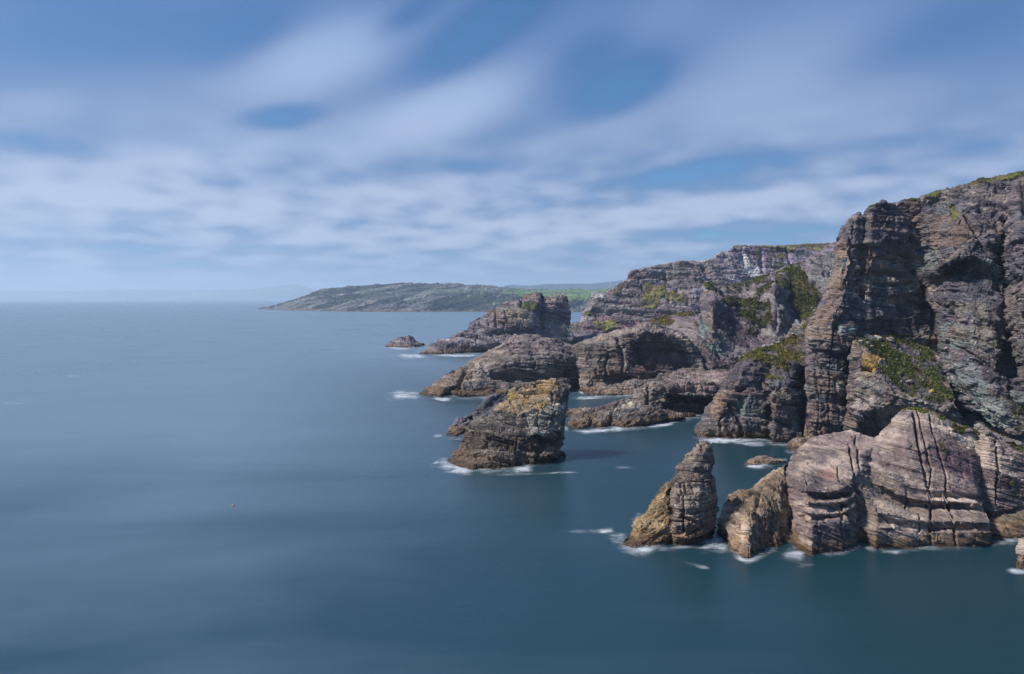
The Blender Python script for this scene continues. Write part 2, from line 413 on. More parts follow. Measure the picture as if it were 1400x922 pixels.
body('ledged_wall', [
 [(1076,742),(1090,752),(1110,760),(1127,758),(1150,756),(1160,750),(1180,743),(1196,752),(1219,750),(1245,752),(1271,748),(1307,749),(1349,747),(1358,741)],
 [(1075,716,178),(1092,720,168),(1110,718,161),(1130,718,162.5),(1152,717,163.5),(1160,712,166),(1182,718,168),(1198,722,164.5),(1220,722,164.5),(1245,726,164.5),(1272,728,165.5),(1307,728,165.5),(1340,728,165.5),(1356,728,167.5)],
 [(1075,708,179),(1092,710,169),(1109,711,162),(1130,712,163.5),(1152,711,164.5),(1162,706,167),(1180,702,171),(1198,714,166.5),(1220,716,166.5),(1245,721,166.5),(1272,724,167.5),(1307,723,167.5),(1340,723,167.5),(1355,722,169)],
 [(1075,704,179.5),(1091,706,170.5),(1108,708,165),(1130,709,166.5),(1152,707,167),(1164,701,168.5),(1180,680,172),(1198,700,166.5),(1220,704,166),(1245,711,166),(1272,713,166.5),(1307,712,166.5),(1340,714,167),(1354,715,169)],
 [(1075,696,180),(1090,699,170.5),(1106,702,164.2),(1130,703,165),(1152,701,165.5),(1165,694,167.5),(1181,668,175),(1199,688,171),(1221,695,170),(1245,704,169.5),(1272,706,169.5),(1303,706,169.5),(1338,708,170),(1352,710,171)],
 [(1075,690,181),(1090,692,171.5),(1105,693,166.5),(1130,695,168),(1150,693,168.5),(1165,686,169.5),(1182,656,178),(1200,676,175),(1222,688,173),(1245,698,172),(1272,698,172),(1300,698,172),(1336,700,172.5),(1350,704,173)],
 [(1075,682,181.5),(1090,685,172.5),(1104,686,165.5),(1127,688,166),(1150,686,166.8),(1165,680,168.8),(1184,652,179),(1203,671,177.5),(1224,683,176.5),(1246,692,176),(1272,693,176),(1300,694,176),(1335,696,176),(1345,699,176)],
 [(1075,677,182),(1090,679,173.5),(1103,679,168.5),(1127,682,171),(1150,681,171.5),(1165,674,172),(1188,649,179.5),(1206,663,176.5),(1227,674,174.5),(1247,682,173.5),(1271,685,173),(1300,686,173),(1335,688,173.5),(1344,691,175)],
 [(1075,670,183),(1089,673,174.5),(1103,675,168.5),(1127,678,171),(1150,676,171),(1165,668,172.5),(1190,644,182),(1210,656,179),(1230,667,177.5),(1248,675,177),(1272,678,177),(1300,679,177),(1334,682,177),(1341,685,178)],
 [(1074,664,184),(1088,668,174.5),(1102,671,166.5),(1126,674,168),(1146,670,168),(1164,662,171.5),(1190,638,183),(1208,648,180),(1229,658,178),(1247,667,177),(1272,670,176.5),(1300,672,176),(1334,675,176),(1341,679,177.5)],
 [(1074,650,185),(1088,655,177.5),(1100,662,169),(1124,667,169.8),(1145,664,170),(1165,654,174),(1188,628,185),(1205,632,183.5),(1225,638,182),(1245,645,180),(1270,648,179.5),(1300,650,178.5),(1332,655,178.5),(1341,658,180)],
 [(1075,640,187),(1088,634,184),(1102,632,181),(1125,634,180.5),(1145,633,181),(1160,630,182),(1192,612,188),(1205,610,188),(1222,606,186),(1240,606,184),(1265,608,183),(1290,612,182),(1328,622,182),(1341,625,183)],
 [(1080,626,191),(1092,612,194),(1105,601,196),(1116,596,197),(1131,592,198),(1154,589,199),(1163,589,199),(1184,595,199),(1198,600,195),(1204,592,194),(1215,578,193),(1228,566,193),(1245,557,193),(1272,562,190),(1297,574,188),(1330,588,188),(1343,594,188)]],
 thick=(24, 5), parent=outc, seed=5, pal=P_OUT, bed=-21, by=.15, fold=1.0, lv=[(2.6,.5,11),(.95,.3,5),(.45,.15,2.4)], fb=.4, fbs=13, crack=.15, lines=.55, ca=.24, cs=6, blur=2,
 carve=[([(1160,606),(1164,630),(1171,660)],1.2,3.0),([(1171,655),(1175,700),(1176,745)],2.2,6),([(1150,690),(1152,730),(1154,752)],1.5,1.4),([(1096,640),(1104,662)],1.6,1.0),([(1145,640),(1148,660)],1.2,.8),([(1088,660),(1094,690),(1098,740)],2,1.0),([(1118,712),(1120,756)],1.0,.6),([(1248,568),(1254,600),(1262,640),(1270,668),(1272,700),(1272,748)],1.5,2.4),([(1253,562),(1262,600),(1272,640),(1273,680)],1.0,1.4),([(1270,570),(1282,612),(1291,640),(1294,690)],1.1,1.6),([(1294,690),(1304,705),(1306,748)],1.4,1.8),
   ([(1198,700),(1222,722),(1245,724)],1.0,1.0),([(1200,722),(1240,726),(1300,724),(1345,726)],1.0,.8),([(1256,700),(1258,748)],1.1,1.2),([(1340,610),(1345,660),(1342,690)],1.4,1.2),([(1240,672),(1238,700)],1.1,1.0),([(1170,600),(1176,640),(1174,660)],1.5,1.4)],
 paint=[([(1118,640),(1140,636),(1148,658),(1128,662)],(164,124,108),.4,.6),([(1106,710),(1175,700),(1176,744),(1108,758)],(104,94,98),.6,.6),([(1100,672),(1180,664),(1180,712),(1104,708)],(164,146,130),.6,.5),([(1200,640),(1255,680),(1350,700),(1350,746),(1180,746),(1180,660)],(164,147,130),.6,.5),([(1255,600),(1340,620),(1340,655),(1265,640)],(122,98,106),.4,.7)],
 grass=[([(1232,566),(1248,553),(1290,566),(1300,580),(1266,572),(1256,566)],.25),([(1284,600),(1289,600),(1294,640),(1288,655)],-.1),([(1252,580),(1257,580),(1262,610),(1256,610)],0),([(1270,580),(1276,580),(1290,640),(1284,640)],-.05),([(1300,575),(1340,590),(1342,598),(1300,590)],.3)], grassname='near', label='pinkish layered rock wall with jutting ledges')
body('mossy_buttress', [
 [(1330,738),(1370,738),(1400,737),(1450,736)],
 [(1330,722,176),(1370,722,172),(1400,718,173),(1450,715,172)],
 [(1328,705,177),(1365,702,177),(1400,700,177),(1450,700,176)],
 [(1326,700,181),(1360,700,177),(1400,696,177),(1450,690,175)],
 [(1326,660,182),(1360,662,178),(1400,650,178),(1450,640,176)],
 [(1328,615,185),(1352,612,181),(1375,620,180),(1400,622,180),(1450,620,178)],
 [(1326,586,191),(1340,581,190),(1352,587,187),(1372,597,186),(1385,602,186),(1400,607,186),(1450,612,186)]],
 thick=(30, 6), parent=outc, seed=6, pal=P_OUT[1:], bed=-16, by=.15, lv=[(2.6,.5,12),(.9,.3,5),(.45,.14,2)], fb=.5, fbs=14, crack=.15, lines=1.0, ca=.3, cs=6, blur=3,
 carve=[([(1338,698),(1360,704),(1400,696)],2.2,2.5),([(1360,600),(1366,650),(1362,690)],1.3,1.5)],
 paint=[([(1345,700),(1420,690),(1420,740),(1345,740)],(140,128,104),.5,.6)],
 grass=[([(1325,580),(1345,585),(1372,600),(1392,620),(1402,640),(1402,600),(1350,575)],.05),([(1375,640),(1384,640),(1384,665),(1377,660)],-.2)], grassname='near')
body('boulder', [
 [(1384,774),(1392,779),(1410,779),(1428,773)],
 [(1386,766,153.5),(1396,768,151.5),(1410,768,151.5),(1428,764,153)],
 [(1388,750,155),(1400,748,153.5),(1412,746,154),(1426,750,155)],
 [(1390,738,157),(1400,731,157.5),(1412,730,158),(1424,738,157.5)]],
 thick=(7,2), seed=8, pal=P_GREY, lv=[(2,.4,3),(.7,.2,1.2)], fb=.5, fbs=5, tide=2.2, tag_=dict(label='small dark rock at the right picture edge, in front of the big outcrop', cat='rock'))

# ================================================================== SPIRE
sp_ = empty('sea_stack', (42, 168, 0), label='slender pointed sea stack with a tan shoulder, standing beside the big outcrop', cat='sea stack')
P_SP = [(128,113,104),(150,135,123),(106,94,90),(138,124,113),(158,146,134)]
body('spire', [
 [(916,743),(922,746),(935,746),(955,741),(968,736),(978,728)],
 [(917,732,166.5),(925,734,164.3),(940,735,164),(955,730,165.5),(968,725,167),(980,718,171)],
 [(917,729,167.5),(925,730,166.5),(940,730,166.5),(955,726,167.5),(968,720,169),(980,714,172)],
 [(917,712,168),(924,714,166.5),(938,716,166),(955,712,166.5),(968,710,169),(981,704,173)],
 [(917,696,169.5),(928,695,167.5),(940,694,167),(955,694,167.5),(968,692,170),(982,690,175)],
 [(917,676,172),(928,676,170),(938,674,169),(955,674,169),(968,674,171),(981,672,175)],
 [(918,661,174.5),(928,659,172),(940,659,171.5),(955,660,171.5),(970,660,172.5),(979,659,176.5)],
 [(922,650,175.5),(930,649,174),(940,648,173),(952,648,172.5),(966,648,173.5),(974,648,177)],
 [(924,641,176.5),(931,640,175),(937,639,174.3),(950,640,173),(966,640,173.8),(975,640,177)],
 [(934,634,177),(940,632,175.5),(948,632,174.5),(958,632,174.3),(968,632,175),(976,632,178)],
 [(937,622,178),(944,620,176.3),(952,620,175.3),(962,621,175.3),(969,622,176.2),(975,622,179)],
 [(947,612,179),(955,611,177.5),(966,611,177.5),(975,611,179)],
 [(956,605,179.5),(960,604,179.5),(966,604,179.5),(973,607,179.5)]],
 thick=(12, 1.6), parent=sp_, seed=12, pal=P_SP, bed=2, by=.1, fold=.5, lv=[(3.0,.55,4),(1.1,.42,2.2),(.5,.15,1.1)], fb=.3, fbs=7, tide=3.0, dens=2.2, blur=1, ca=.4, cs=4,
 carve=[([(927,690),(930,672)],2,1.6),([(932,706),(952,714)],2.2,2.0),([(925,660),(970,661)],1.0,.9),([(958,688),(960,722)],1.4,1.6),([(936,664),(934,700),(936,728)],1.2,1.4),([(945,702),(962,700)],1.2,1.2)],
 paint=[([(915,726),(985,712),(985,735),(915,748)],(150,122,96),.5,.6),([(930,662),(968,662),(966,700),(934,702)],(170,156,142),.3,.6)], label='tall grey layered spire')
body('shoulder', [
 [(852,745),(868,749),(890,748),(905,745),(922,744),(932,742)],
 [(857,739,169.5),(872,736,167.5),(890,736,166.5),(910,735,166.5),(925,733,168),(932,732,170)],
 [(865,724,171.5),(876,722,169),(890,722,167.5),(908,722,167),(922,718,169),(932,714,172)],
 [(867,716,172.5),(878,715,171),(892,714,170),(908,712,169.5),(922,710,170.5),(932,708,173)],
 [(880,709,174),(888,706,172.5),(898,704,171.5),(912,702,171),(922,700,172),(932,702,174.5)],
 [(885,694,175.5),(893,692,174),(902,690,173),(912,688,172.5),(922,686,174),(931,686,176)],
 [(898,675,177.5),(904,673,176),(911,671,175),(920,672,176),(928,672,178)],
 [(910,659,179.5),(914,657,179),(918,658,179),(926,664,179.5)]],
 thick=(11, 1.6), parent=sp_, seed=14, pal=[(146,122,92),(122,102,80),(164,140,106),(108,92,78)], bed=32, by=.1, fold=.8, lv=[(2.6,.6,4),(1.1,.42,2.2),(.5,.15,1.1)], fb=.5, fbs=7, tide=3.0, dens=2.2, blur=1, ca=.55, cs=4, label='tan shoulder of the stack')

# ================================================================== LEANING STACK
body('sea_stack', [
 [(613,630),(628,638),(645,642),(665,643),(700,641),(706,637),(730,636),(750,632),(764,628)],
 [(620,622,253),(634,626,248),(650,628,245),(670,632,241),(700,632,242),(708,622,246),(730,622,246),(750,622,247),(765,618,252)],
 [(630,606,257),(640,604,252),(660,604,248),(680,606,247),(700,606,247),(720,604,248),(738,602,250),(745,606,254),(770,600,257)],
 [(638,586,260),(650,585,254),(668,586,251),(690,590,249),(705,592,248),(725,594,248),(745,594,250),(760,594,253),(772,590,259)],
 [(643,578,262),(656,574,259),(672,576,256),(690,581,254),(710,585,253),(730,588,252),(750,588,252),(765,586,254),(773,582,260)],
 [(668,571,263),(680,566,260),(695,566,258),(710,566,257),(725,566,255),(740,563,254),(755,562,254),(768,562,256),(774,565,261)],
 [(676,557,265),(690,552,262),(700,552,261),(712,552,260),(725,550,259),(738,551,257),(750,549,257),(765,548,258),(777,549,262)],
 [(689,544,267),(700,541,266),(712,540,265),(725,538,264),(738,538,262),(750,535,261),(762,535,260),(770,536,260),(779,538,263)],
 [(703,530,269),(713,526,269),(724,529,268),(730,522,267),(739,520,267),(748,521,266),(754,516,265),(760,517,264),(768,523,264),(782,527,265)]],
 thick=(18, 2), seed=21, pal=P_GREY, bed=-14, by=.45, fold=1.5, lv=[(4.0,1.0,7),(1.5,.6,3),(.7,.22,1.5)], fb=.5, fbs=9, tide=4.0, dens=2.0, blur=2, ca=.5,
 carve=[([(645,584),(670,585),(700,594),(740,597),(765,593)],2.4,4),([(742,596),(740,615),(735,632)],3,2.5),([(694,605),(668,600)],1.5,1.4),([(670,628),(700,634)],1.4,1.5),([(708,600),(704,634)],1.3,1.2),([(735,560),(733,586)],1,1),([(755,545),(765,550)],1.5,1.4),([(718,570),(722,588)],1.4,1)],
 paint=[([(628,590),(700,594),(770,596),(766,612),(700,618),(620,622)],(98,84,76),.7,.8),
        ([(716,560),(776,555),(772,592),(722,588)],(176,170,156),.7,.85),
        ([(742,543),(776,552),(775,562),(750,552)],(222,214,200),.5,.9),([(716,590),(765,592),(768,598),(720,598)],(214,204,190),.3,.85),
        ([(676,560),(700,530),(730,520),(762,512),(768,548),(735,562),(705,566)],(184,160,128),.7,.8),
        ([(676,555),(700,528),(730,518),(764,510),(768,545),(740,556),(700,548)],(166,138,78),-.04,.75)],
 tag_=dict(label='leaning sea stack topped with orange and yellow lichen, alone in the middle of the cove', cat='sea stack'))
body('rock', [
 [(608,594),(618,597),(635,595),(660,592),(700,588)],
 [(612,588,303),(622,584,303),(640,580,302),(662,575,302),(700,570,303)],
 [(620,581,308),(637,569,308),(642,573,308),(647,565,309),(657,557,310),(664,547,311),(672,543,312),(689,538,313),(702,545,313)]],
 thick=(14,3), seed=23, pal=[(98,92,98),(118,114,122),(88,80,82)], bed=35, lv=[(3,.8,7),(1.1,.35,3)], fb=1.2, fbs=9, tide=3.5,
 carve=[([(642,596),(644,570)],2,2)],
 tag_=dict(label='grey sloping rock ridge rising from the water directly behind the lichen topped stack', cat='rock'))

# ================================================================== MID PROMONTORY
body('rock_promontory', [
 [(573,539),(592,542),(601,543),(612,538),(624,544),(650,543),(680,542),(710,540),(745,536),(775,534),(802,532)],
 [(585,531,430),(600,530,425),(614,526,424),(628,528,420),(650,528,420),(680,534,424),(710,532,426),(745,526,432),(775,525,436),(800,520,458)],
 [(606,516,445),(615,514,440),(626,512,437),(640,510,434),(660,512,432),(685,518,433),(712,515,434),(745,512,436),(776,510,440),(800,508,460)],
 [(630,503,455),(640,500,450),(650,500,446),(662,498,443),(675,500,440),(692,503,438),(712,503,438),(745,502,440),(776,498,444),(802,498,462)],
 [(645,491,462),(655,490,458),(665,488,454),(675,488,450),(690,488,444),(712,488,442),(745,488,442),(776,487,448),(802,487,466)],
 [(662,482,470),(672,480,466),(684,478,462),(692,478,456),(712,478,452),(745,479,452),(776,482,455),(802,482,472)],
 [(684,474,474),(688,470,470),(695,468,462),(712,466,460),(745,468,460),(772,472,462),(790,476,470)],
 [(692,463,476),(705,461,476),(718,459,476),(736,460,476),(740,463,476),(763,464,476),(772,470,476),(800,478,478)]],
 thick=(40,6), seed=31, pal=P_BRN+[(150,138,128)], tb=10, bed=-2, by=.2, lv=[(5.5,1.2,16),(2.0,.6,6),(1.0,.3,3)], fb=1.1, fbs=18, blur=2, cs=9, ca=.5, tide=4.5,
 carve=[([(637,500),(628,525),(622,543)],2.0,7),([(660,500),(675,512),(700,515)],3,3.5),([(672,508),(700,513),(745,514),(780,508)],6,6.5),([(684,484),(740,484.5),(770,487)],1.6,3.2),([(690,500),(730,502)],1.2,2),([(788,533),(787,520),(782,508)],4.5,9)],
 paint=[([(690,459),(770,462),(776,482),(690,480)],(122,108,110),.8,.7),([(684,485),(758,486),(758,500),(690,499)],(160,150,146),.6,.8),([(660,500),(780,495),(780,522),(690,528)],(84,84,86),.5,.6),([(570,540),(630,500),(650,490),(640,545)],(122,98,84),.5,.6),([(640,500),(655,495),(650,510),(642,512)],(190,175,160),.2,.7),([(690,458),(770,461),(770,467),(690,466)],(136,118,84),-.05,.6)],
 tag_=dict(label='brown rock promontory with flat layered top, reaching into the sea behind the lichen topped stack', cat='promontory'))

# ================================================================== CASTLE STACK + SKERRY
body('sea_stack', [
 [(574,484),(595,485),(625,484),(655,482),(700,480),(745,479),(785,478)],
 [(585,475,755),(605,474,748),(630,473,748),(655,472,750),(700,468,755),(745,466,765),(784,466,775)],
 [(602,465,770),(620,463,765),(640,462,762),(660,460,762),(700,455,765),(742,450,775),(782,452,785)],
 [(637,457,777),(645,450,772),(660,448,772),(680,446,766),(705,445,762),(728,445,764),(742,442,784),(755,442,787),(781,442,792)],
 [(641,441,787),(650,440,782),(662,438,782),(680,432,776),(700,428,770),(728,428,771),(741,428,790),(755,425,787),(780,428,796)],
 [(662,433,797),(672,426,795),(682,422,792),(700,420,784),(715,418,782),(735,415,778),(744,414,794),(760,414,788),(778,416,799)],
 [(676,422,804),(680,418,804),(694,413,804),(711,412,804),(714,405,804),(720,403,804),(731,400,804),(739,401,804),(743,406,804),(755,405,804),(773,405,806),(777,412,806)]],
 thick=(50,10), seed=41, pal=P_PUR+[(148,136,124)], tb=12, bed=-12, by=.3, lv=[(9,1.6,20),(3.5,.9,9),(1.6,.4,4)], fb=1.6, fbs=26, tide=5, blur=2, dens=2, ca=.6,
 carve=[([(742,402),(741,430),(742,448)],1.8,6),([(713,405),(712,420)],1.5,5),([(676,425),(678,445)],1.2,4),([(690,425),(692,440)],1.0,3)],
 paint=[([(690,422),(725,424),(728,442),(700,445),(690,435)],(150,138,118),.3,.75),([(676,430),(690,428),(690,448),(678,445)],(150,116,84),.2,.6),([(650,440),(672,442),(670,450),(652,450)],(176,172,176),.1,.7),([(714,400),(742,400),(740,408),(714,408)],(128,106,62),.1,.6)],
 grass=[([(712,414),(732,412),(734,424),(710,424)],.25),([(698,424),(728,428),(724,434),(700,432)],-.1),([(745,412),(775,414),(778,418),(748,418)],0),([(752,425),(770,430),(766,440),(754,436)],-.1)],
 gcol=[(50,66,34),(74,88,46),(92,92,54),(60,76,40)],
 tag_=dict(label='castle shaped purple grey sea stack with sheer blocky top, before the far headland', cat='sea stack'))
body('rock_saddle', [
 [(770,478),(790,478),(815,477)],[(772,462,810),(790,460,810),(812,458,810)],[(778,445,840),(790,442,842),(798,441,843),(812,445,843)]],
 thick=(40,8), seed=43, pal=P_PUR, lv=[(7,2,15),(2.5,.8,6)], fb=3, fbs=26, tag_=dict(label='low purple rock saddle in the gap right of the castle shaped stack', cat='rock', kind='structure'))
body('skerry', [
 [(526,474),(535,475.5),(550,476),(565,475),(574,473.5),(582,471.5)],
 [(531,470,862),(538,467.5,860),(548,467,858),(560,466,858),(569,469,862),(580,470,866)],
 [(537,466,868),(542,464.5,868),(544,461.5,868),(550,461.5,868),(555,461.5,868),(559,459.5,868),(565,460.5,868),(569,467,868),(576,469,868)]],
 thick=(16,3), seed=44, pal=P_PUR, bed=-15, lv=[(4,1.4,9),(1.6,.6,4)], fb=2.0, fbs=14, tide=4, dens=2.4, blur=2,
 tag_=dict(label='small dark skerry lying alone off the tip of the castle shaped stack', cat='rock'))

# ================================================================== FAR CLIFF
cl = dict(kind='structure', cat='cliff')
body('far_cliff', [
 [(771,478),(790,476),(850,475),(950,475),(1060,475),(1170,475),(1300,475)],
 [(774,466,838),(791,464,815),(850,455,820),(950,455,820),(1060,450,830),(1170,450,830),(1300,450,845)],
 [(782,456,850),(795,448,828),(850,440,835),(950,440,835),(1060,420,850),(1170,420,860),(1300,420,875)],
 [(792,441,862),(800,436,845),(850,425,850),(950,420,845),(1060,400,880),(1170,390,900),(1300,390,915)],
 [(794,430,868),(806,424,852),(850,413,862),(950,400,860),(1060,380,900),(1170,370,920),(1300,370,935)],
 [(808,410,867),(815,408,862),(850,400,872),(950,380,880),(1060,365,910),(1170,352,940),(1300,352,955)],
 [(808,400,874),(812,400,874),(827,402,878),(837,398,880),(852,384,885),(858,381,888),(861,372,890),(867,369,892),(902,363,895),(926,360,900),(956,357,905),(975,353,910),(985,345,915),(1001,339,920),(1015,337,925),(1044,337,935),(1087,337,960),(1110,337,990),(1145,337,1000),(1170,337,1000),(1300,337,1015)],
 [(812,399.5,885),(820,400.5,888),(829,401.5,890),(839,397.5,892),(854,383,897),(860,380,900),(863,371,902),(869,368,904),(904,362.5,908),(928,359.5,914),(958,356.5,920),(977,352.5,925),(987,344.5,930),(1003,338.5,940),(1017,336.5,950),(1044,336.5,965),(1087,335.5,1000),(1110,333,1060),(1145,331.5,1090),(1170,331.5,1090),(1300,331.5,1105)]],
 thick=(220,300), seed=51, pal=P_PUR+[(150,142,146)], tb=14, bed=-6, by=.15, fold=6, fs=90, lv=[(11,1.8,40),(4,1.1,14),(2,.5,6)], fb=3, fbs=50, stain=.35, ca=.6, top=.12,
 carve=[([(808,425),(860,428),(900,434),(935,440)],2,4),([(962,366),(968,378),(985,392)],4,6),([(1014,348),(1018,365),(1040,380)],2.5,3),([(1040,346),(1044,372)],2.5,4),([(908,372),(915,390),(940,410)],2.5,2.5),([(873,382),(880,400),(905,420)],2,2),([(925,430),(924,448)],2,5),([(1075,340),(1080,360)],2,4)],
 paint=[([(980,342),(1050,338),(1050,380),(1010,392),(985,385)],(158,142,160),.4,.6),([(1012,350),(1045,372),(1035,384),(1014,372)],(224,220,218),.7,.9),([(992,345),(1000,343),(1006,392),(992,390)],(188,182,176),.2,.6),([(1040,338),(1050,338),(1048,380),(1040,375)],(176,150,170),.3,.7),([(1070,340),(1140,338),(1145,350),(1080,372)],(160,144,164),.3,.7),([(960,355),(990,345),(1000,390),(975,385)],(150,144,140),.3,.5),([(790,450),(820,430),(930,430),(960,440),(900,448),(800,470)],(136,104,118),.6,.75),([(810,415),(860,420),(900,432),(890,440),(815,428)],(128,126,128),.3,.6)],
 grass=[([(800,334),(1170,328),(1170,339),(1110,341),(1050,341),(1030,339)],.5),([(882,388),(908,392),(900,412),(892,424),(874,420)],.4),([(905,400),(940,404),(945,420),(930,418)],.2),([(810,442),(838,438),(850,450),(815,456)],.3),([(796,424),(812,420),(814,432),(796,432)],.3),([(1056,340),(1076,340),(1070,366),(1060,366)],.15),([(1036,340),(1042,340),(1040,365)],.0),([(838,398),(862,378),(866,385),(845,404)],-.05),([(960,382),(975,384),(975,405),(960,400)],.1)],
 gcol=[(92,96,54),(126,120,66),(110,108,70),(134,120,84)],
 tag_=dict(label='distant purple banded cliff with thin green top rising behind the coves', **cl))
body('sloping_slab', [
 [(880,528),(930,528),(990,528)],
 [(888,490,490),(930,495,478),(978,498,470)],
 [(884,465,500),(930,470,488),(975,480,478)],
 [(880,448,508),(925,450,500),(966,455,490)],
 [(878,443,518),(890,439,522),(917,431,527),(945,427,530),(953,430,524),(959,440,512)]],
 thick=(60,6), seed=53, pal=[(152,138,142),(140,126,132),(164,152,150)], bed=-50, by=.6, lv=[(8,.5,30),(2,.2,12)], fb=1.0, fbs=22, groove=.2, ca=.15, top=.2, stain=.15,
 paint=[([(950,440),(965,450),(985,500),(972,500)],(130,152,148),.3,.7)],
 grass=[([(880,438),(917,428),(950,424),(965,455),(935,448),(900,444)],.35)], gcol=[(88,84,44),(116,104,58),(102,100,50),(126,110,66)],grassname='mid',
 tag_=dict(label='smooth pale pink rock slab with a grassy crest behind the dark domed bluff', **cl))
body('green_ridge', [
 [(935,528),(975,530),(1010,532),(1060,532),(1110,532),(1170,532),(1300,532)],
 [(945,505,470),(975,502,462),(1010,495,470),(1040,480,475),(1060,470,485),(1110,450,490),(1170,450,490),(1300,450,505)],
 [(950,470,482),(975,470,472),(1010,465,488),(1040,455,500),(1065,445,495),(1080,442,512),(1110,420,520),(1170,420,510),(1300,420,525)],
 [(952,440,495),(975,440,484),(1010,435,505),(1040,425,512),(1065,415,505),(1080,418,525),(1110,400,535),(1170,390,530),(1300,390,545)],
 [(956,416,510),(975,412,497),(1010,412,520),(1040,403,522),(1060,390,515),(1080,395,540),(1110,380,545),(1170,370,540),(1300,370,555)],
 [(961,386,525),(968,385,522),(980,392,530),(995,393,538),(1009,390,545),(1023,386,550),(1044,377,555),(1058,370,560),(1079,364,565),(1100,358,562),(1107,352,562),(1114,349,565),(1138,344,570),(1170,341,570),(1300,341,585)],
 [(962,384,535),(969,383,535),(981,391,540),(996,391,548),(1010,388,556),(1024,384,561),(1045,375,566),(1059,368.5,572),(1080,362,578),(1101,356,575),(1108,350.5,573),(1115,348,576),(1139,343,580),(1170,340,580),(1300,340,595)]],
 thick=(120,60), seed=55, pal=P_PUR+[(146,140,140)], tb=10, bed=-54, by=.1, fold=2, fs=60, lv=[(7,1.5,22),(2.6,.8,8),(1.2,.4,4)], fb=2.4, fbs=32, stain=.3, ca=.8, top=.3,
 carve=[([(1058,372),(1070,400),(1062,430),(1058,450)],3,4),([(1080,395),(1078,420),(1095,440)],2,3),([(985,395),(995,420),(1008,455)],2.5,5),([(950,418),(965,450),(985,490)],2,3),([(1100,385),(1122,402)],2,3)],
 paint=[([(958,398),(975,395),(990,440),(995,470),(975,470),(966,440)],(158,140,116),.25,.6),([(952,425),(965,440),(988,488),(978,492),(955,445)],(136,156,152),.3,.75),([(1095,362),(1140,345),(1150,380),(1125,400),(1108,385)],(146,146,146),.3,.7),([(1062,388),(1080,395),(1090,402),(1066,400)],(176,170,168),.2,.7),([(990,400),(1010,440),(1060,470),(1040,478),(1000,460)],(112,98,112),.5,.5)],
 grass=[([(985,392),(1045,375),(1060,385),(1050,400),(1052,440),(1060,460),(1030,455),(1008,450),(995,420)],.12),([(1056,372),(1100,357),(1098,370),(1110,385),(1122,402),(1115,430),(1098,440),(1082,425),(1078,400),(1066,386)],.7),([(958,384),(985,385),(978,402),(964,396)],.1),([(1010,448),(1055,442),(1060,455),(1030,462)],0)],
 gcol=[(60,62,32),(88,84,44),(72,80,40),(112,100,58)], grassname='mid',
 tag_=dict(label='purple rock ridge with dark green grassy slopes left of the high main cliff', **cl))
body('domed_bluff', [
 [(788,536),(803,538),(820,536),(850,534),(880,532),(920,532),(970,532)],
 [(789,512,448),(805,512,440),(825,512,440),(850,510,440),(880,510,441),(920,508,446),(966,506,455)],
 [(778,495,457),(800,492,448),(825,492,446),(850,492,446),(880,488,450),(918,485,457),(960,490,465)],
 [(773,482,464),(798,475,455),(825,472,452),(850,470,450),(880,465,451),(918,466,456),(952,476,468)],
 [(771,477,470),(798,468,463),(829,461,460),(850,456,456),(880,450,455),(912,456,458),(944,468,472)],
 [(773,476,478),(792,470,478),(806,463,478),(829,457,479),(839,453,480),(864,448,481),(874,443,483),(888,440,484),(897,441,484),(914,450,485),(931,456,486),(944,465,487)]],
 thick=(40,6), seed=57, pal=P_BRN, bed=-4, by=.1, fold=5, fs=40, ca=.7, lv=[(6,1.0,18),(2.4,.8,7),(1.1,.3,3)], fb=2.4, fbs=18, stain=.45, tide=4,
 carve=[([(789,530),(789,516)],2,3),([(828,532),(828,500),(832,485)],1.5,3),([(843,465),(852,480),(850,510)],2,3),([(866,465),(860,500),(870,512)],1.2,1.5)],
 lump=[(908,482,40,28,10,-5)],
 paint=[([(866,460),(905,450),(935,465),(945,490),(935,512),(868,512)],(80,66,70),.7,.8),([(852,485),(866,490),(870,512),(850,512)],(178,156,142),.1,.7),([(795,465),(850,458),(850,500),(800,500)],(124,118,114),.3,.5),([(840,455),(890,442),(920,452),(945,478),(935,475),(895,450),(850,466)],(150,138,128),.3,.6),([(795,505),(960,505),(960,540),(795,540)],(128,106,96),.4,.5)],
 tag_=dict(label='domed brown rock bluff with a huge dark smooth hollow face, beside a small sea arch', **cl))
body('shore_platform', [
 [(799,541),(820,541),(845,541),(870,540),(900,540),(950,540)],
 [(800,530,438),(820,532,432),(845,530,432),(870,530,432),(900,528,434),(950,526,438)],
 [(803,523,446),(820,520,444),(845,520,440),(870,518,440),(900,512,444),(950,508,450)],
 [(806,521,452),(822,519,452),(840,514,456),(870,510,460),(900,506,462),(925,504,464),(950,503,466)]],
 thick=(30,2), seed=59, pal=P_BRN+[(152,138,122)], bed=6, by=.3, lv=[(3.2,1.2,9),(1.4,.5,4)], fb=2.0, fbs=12, tide=3.0,
 tag_=dict(label='low ledgy brown rock platform along the foot of the domed bluff', **cl))
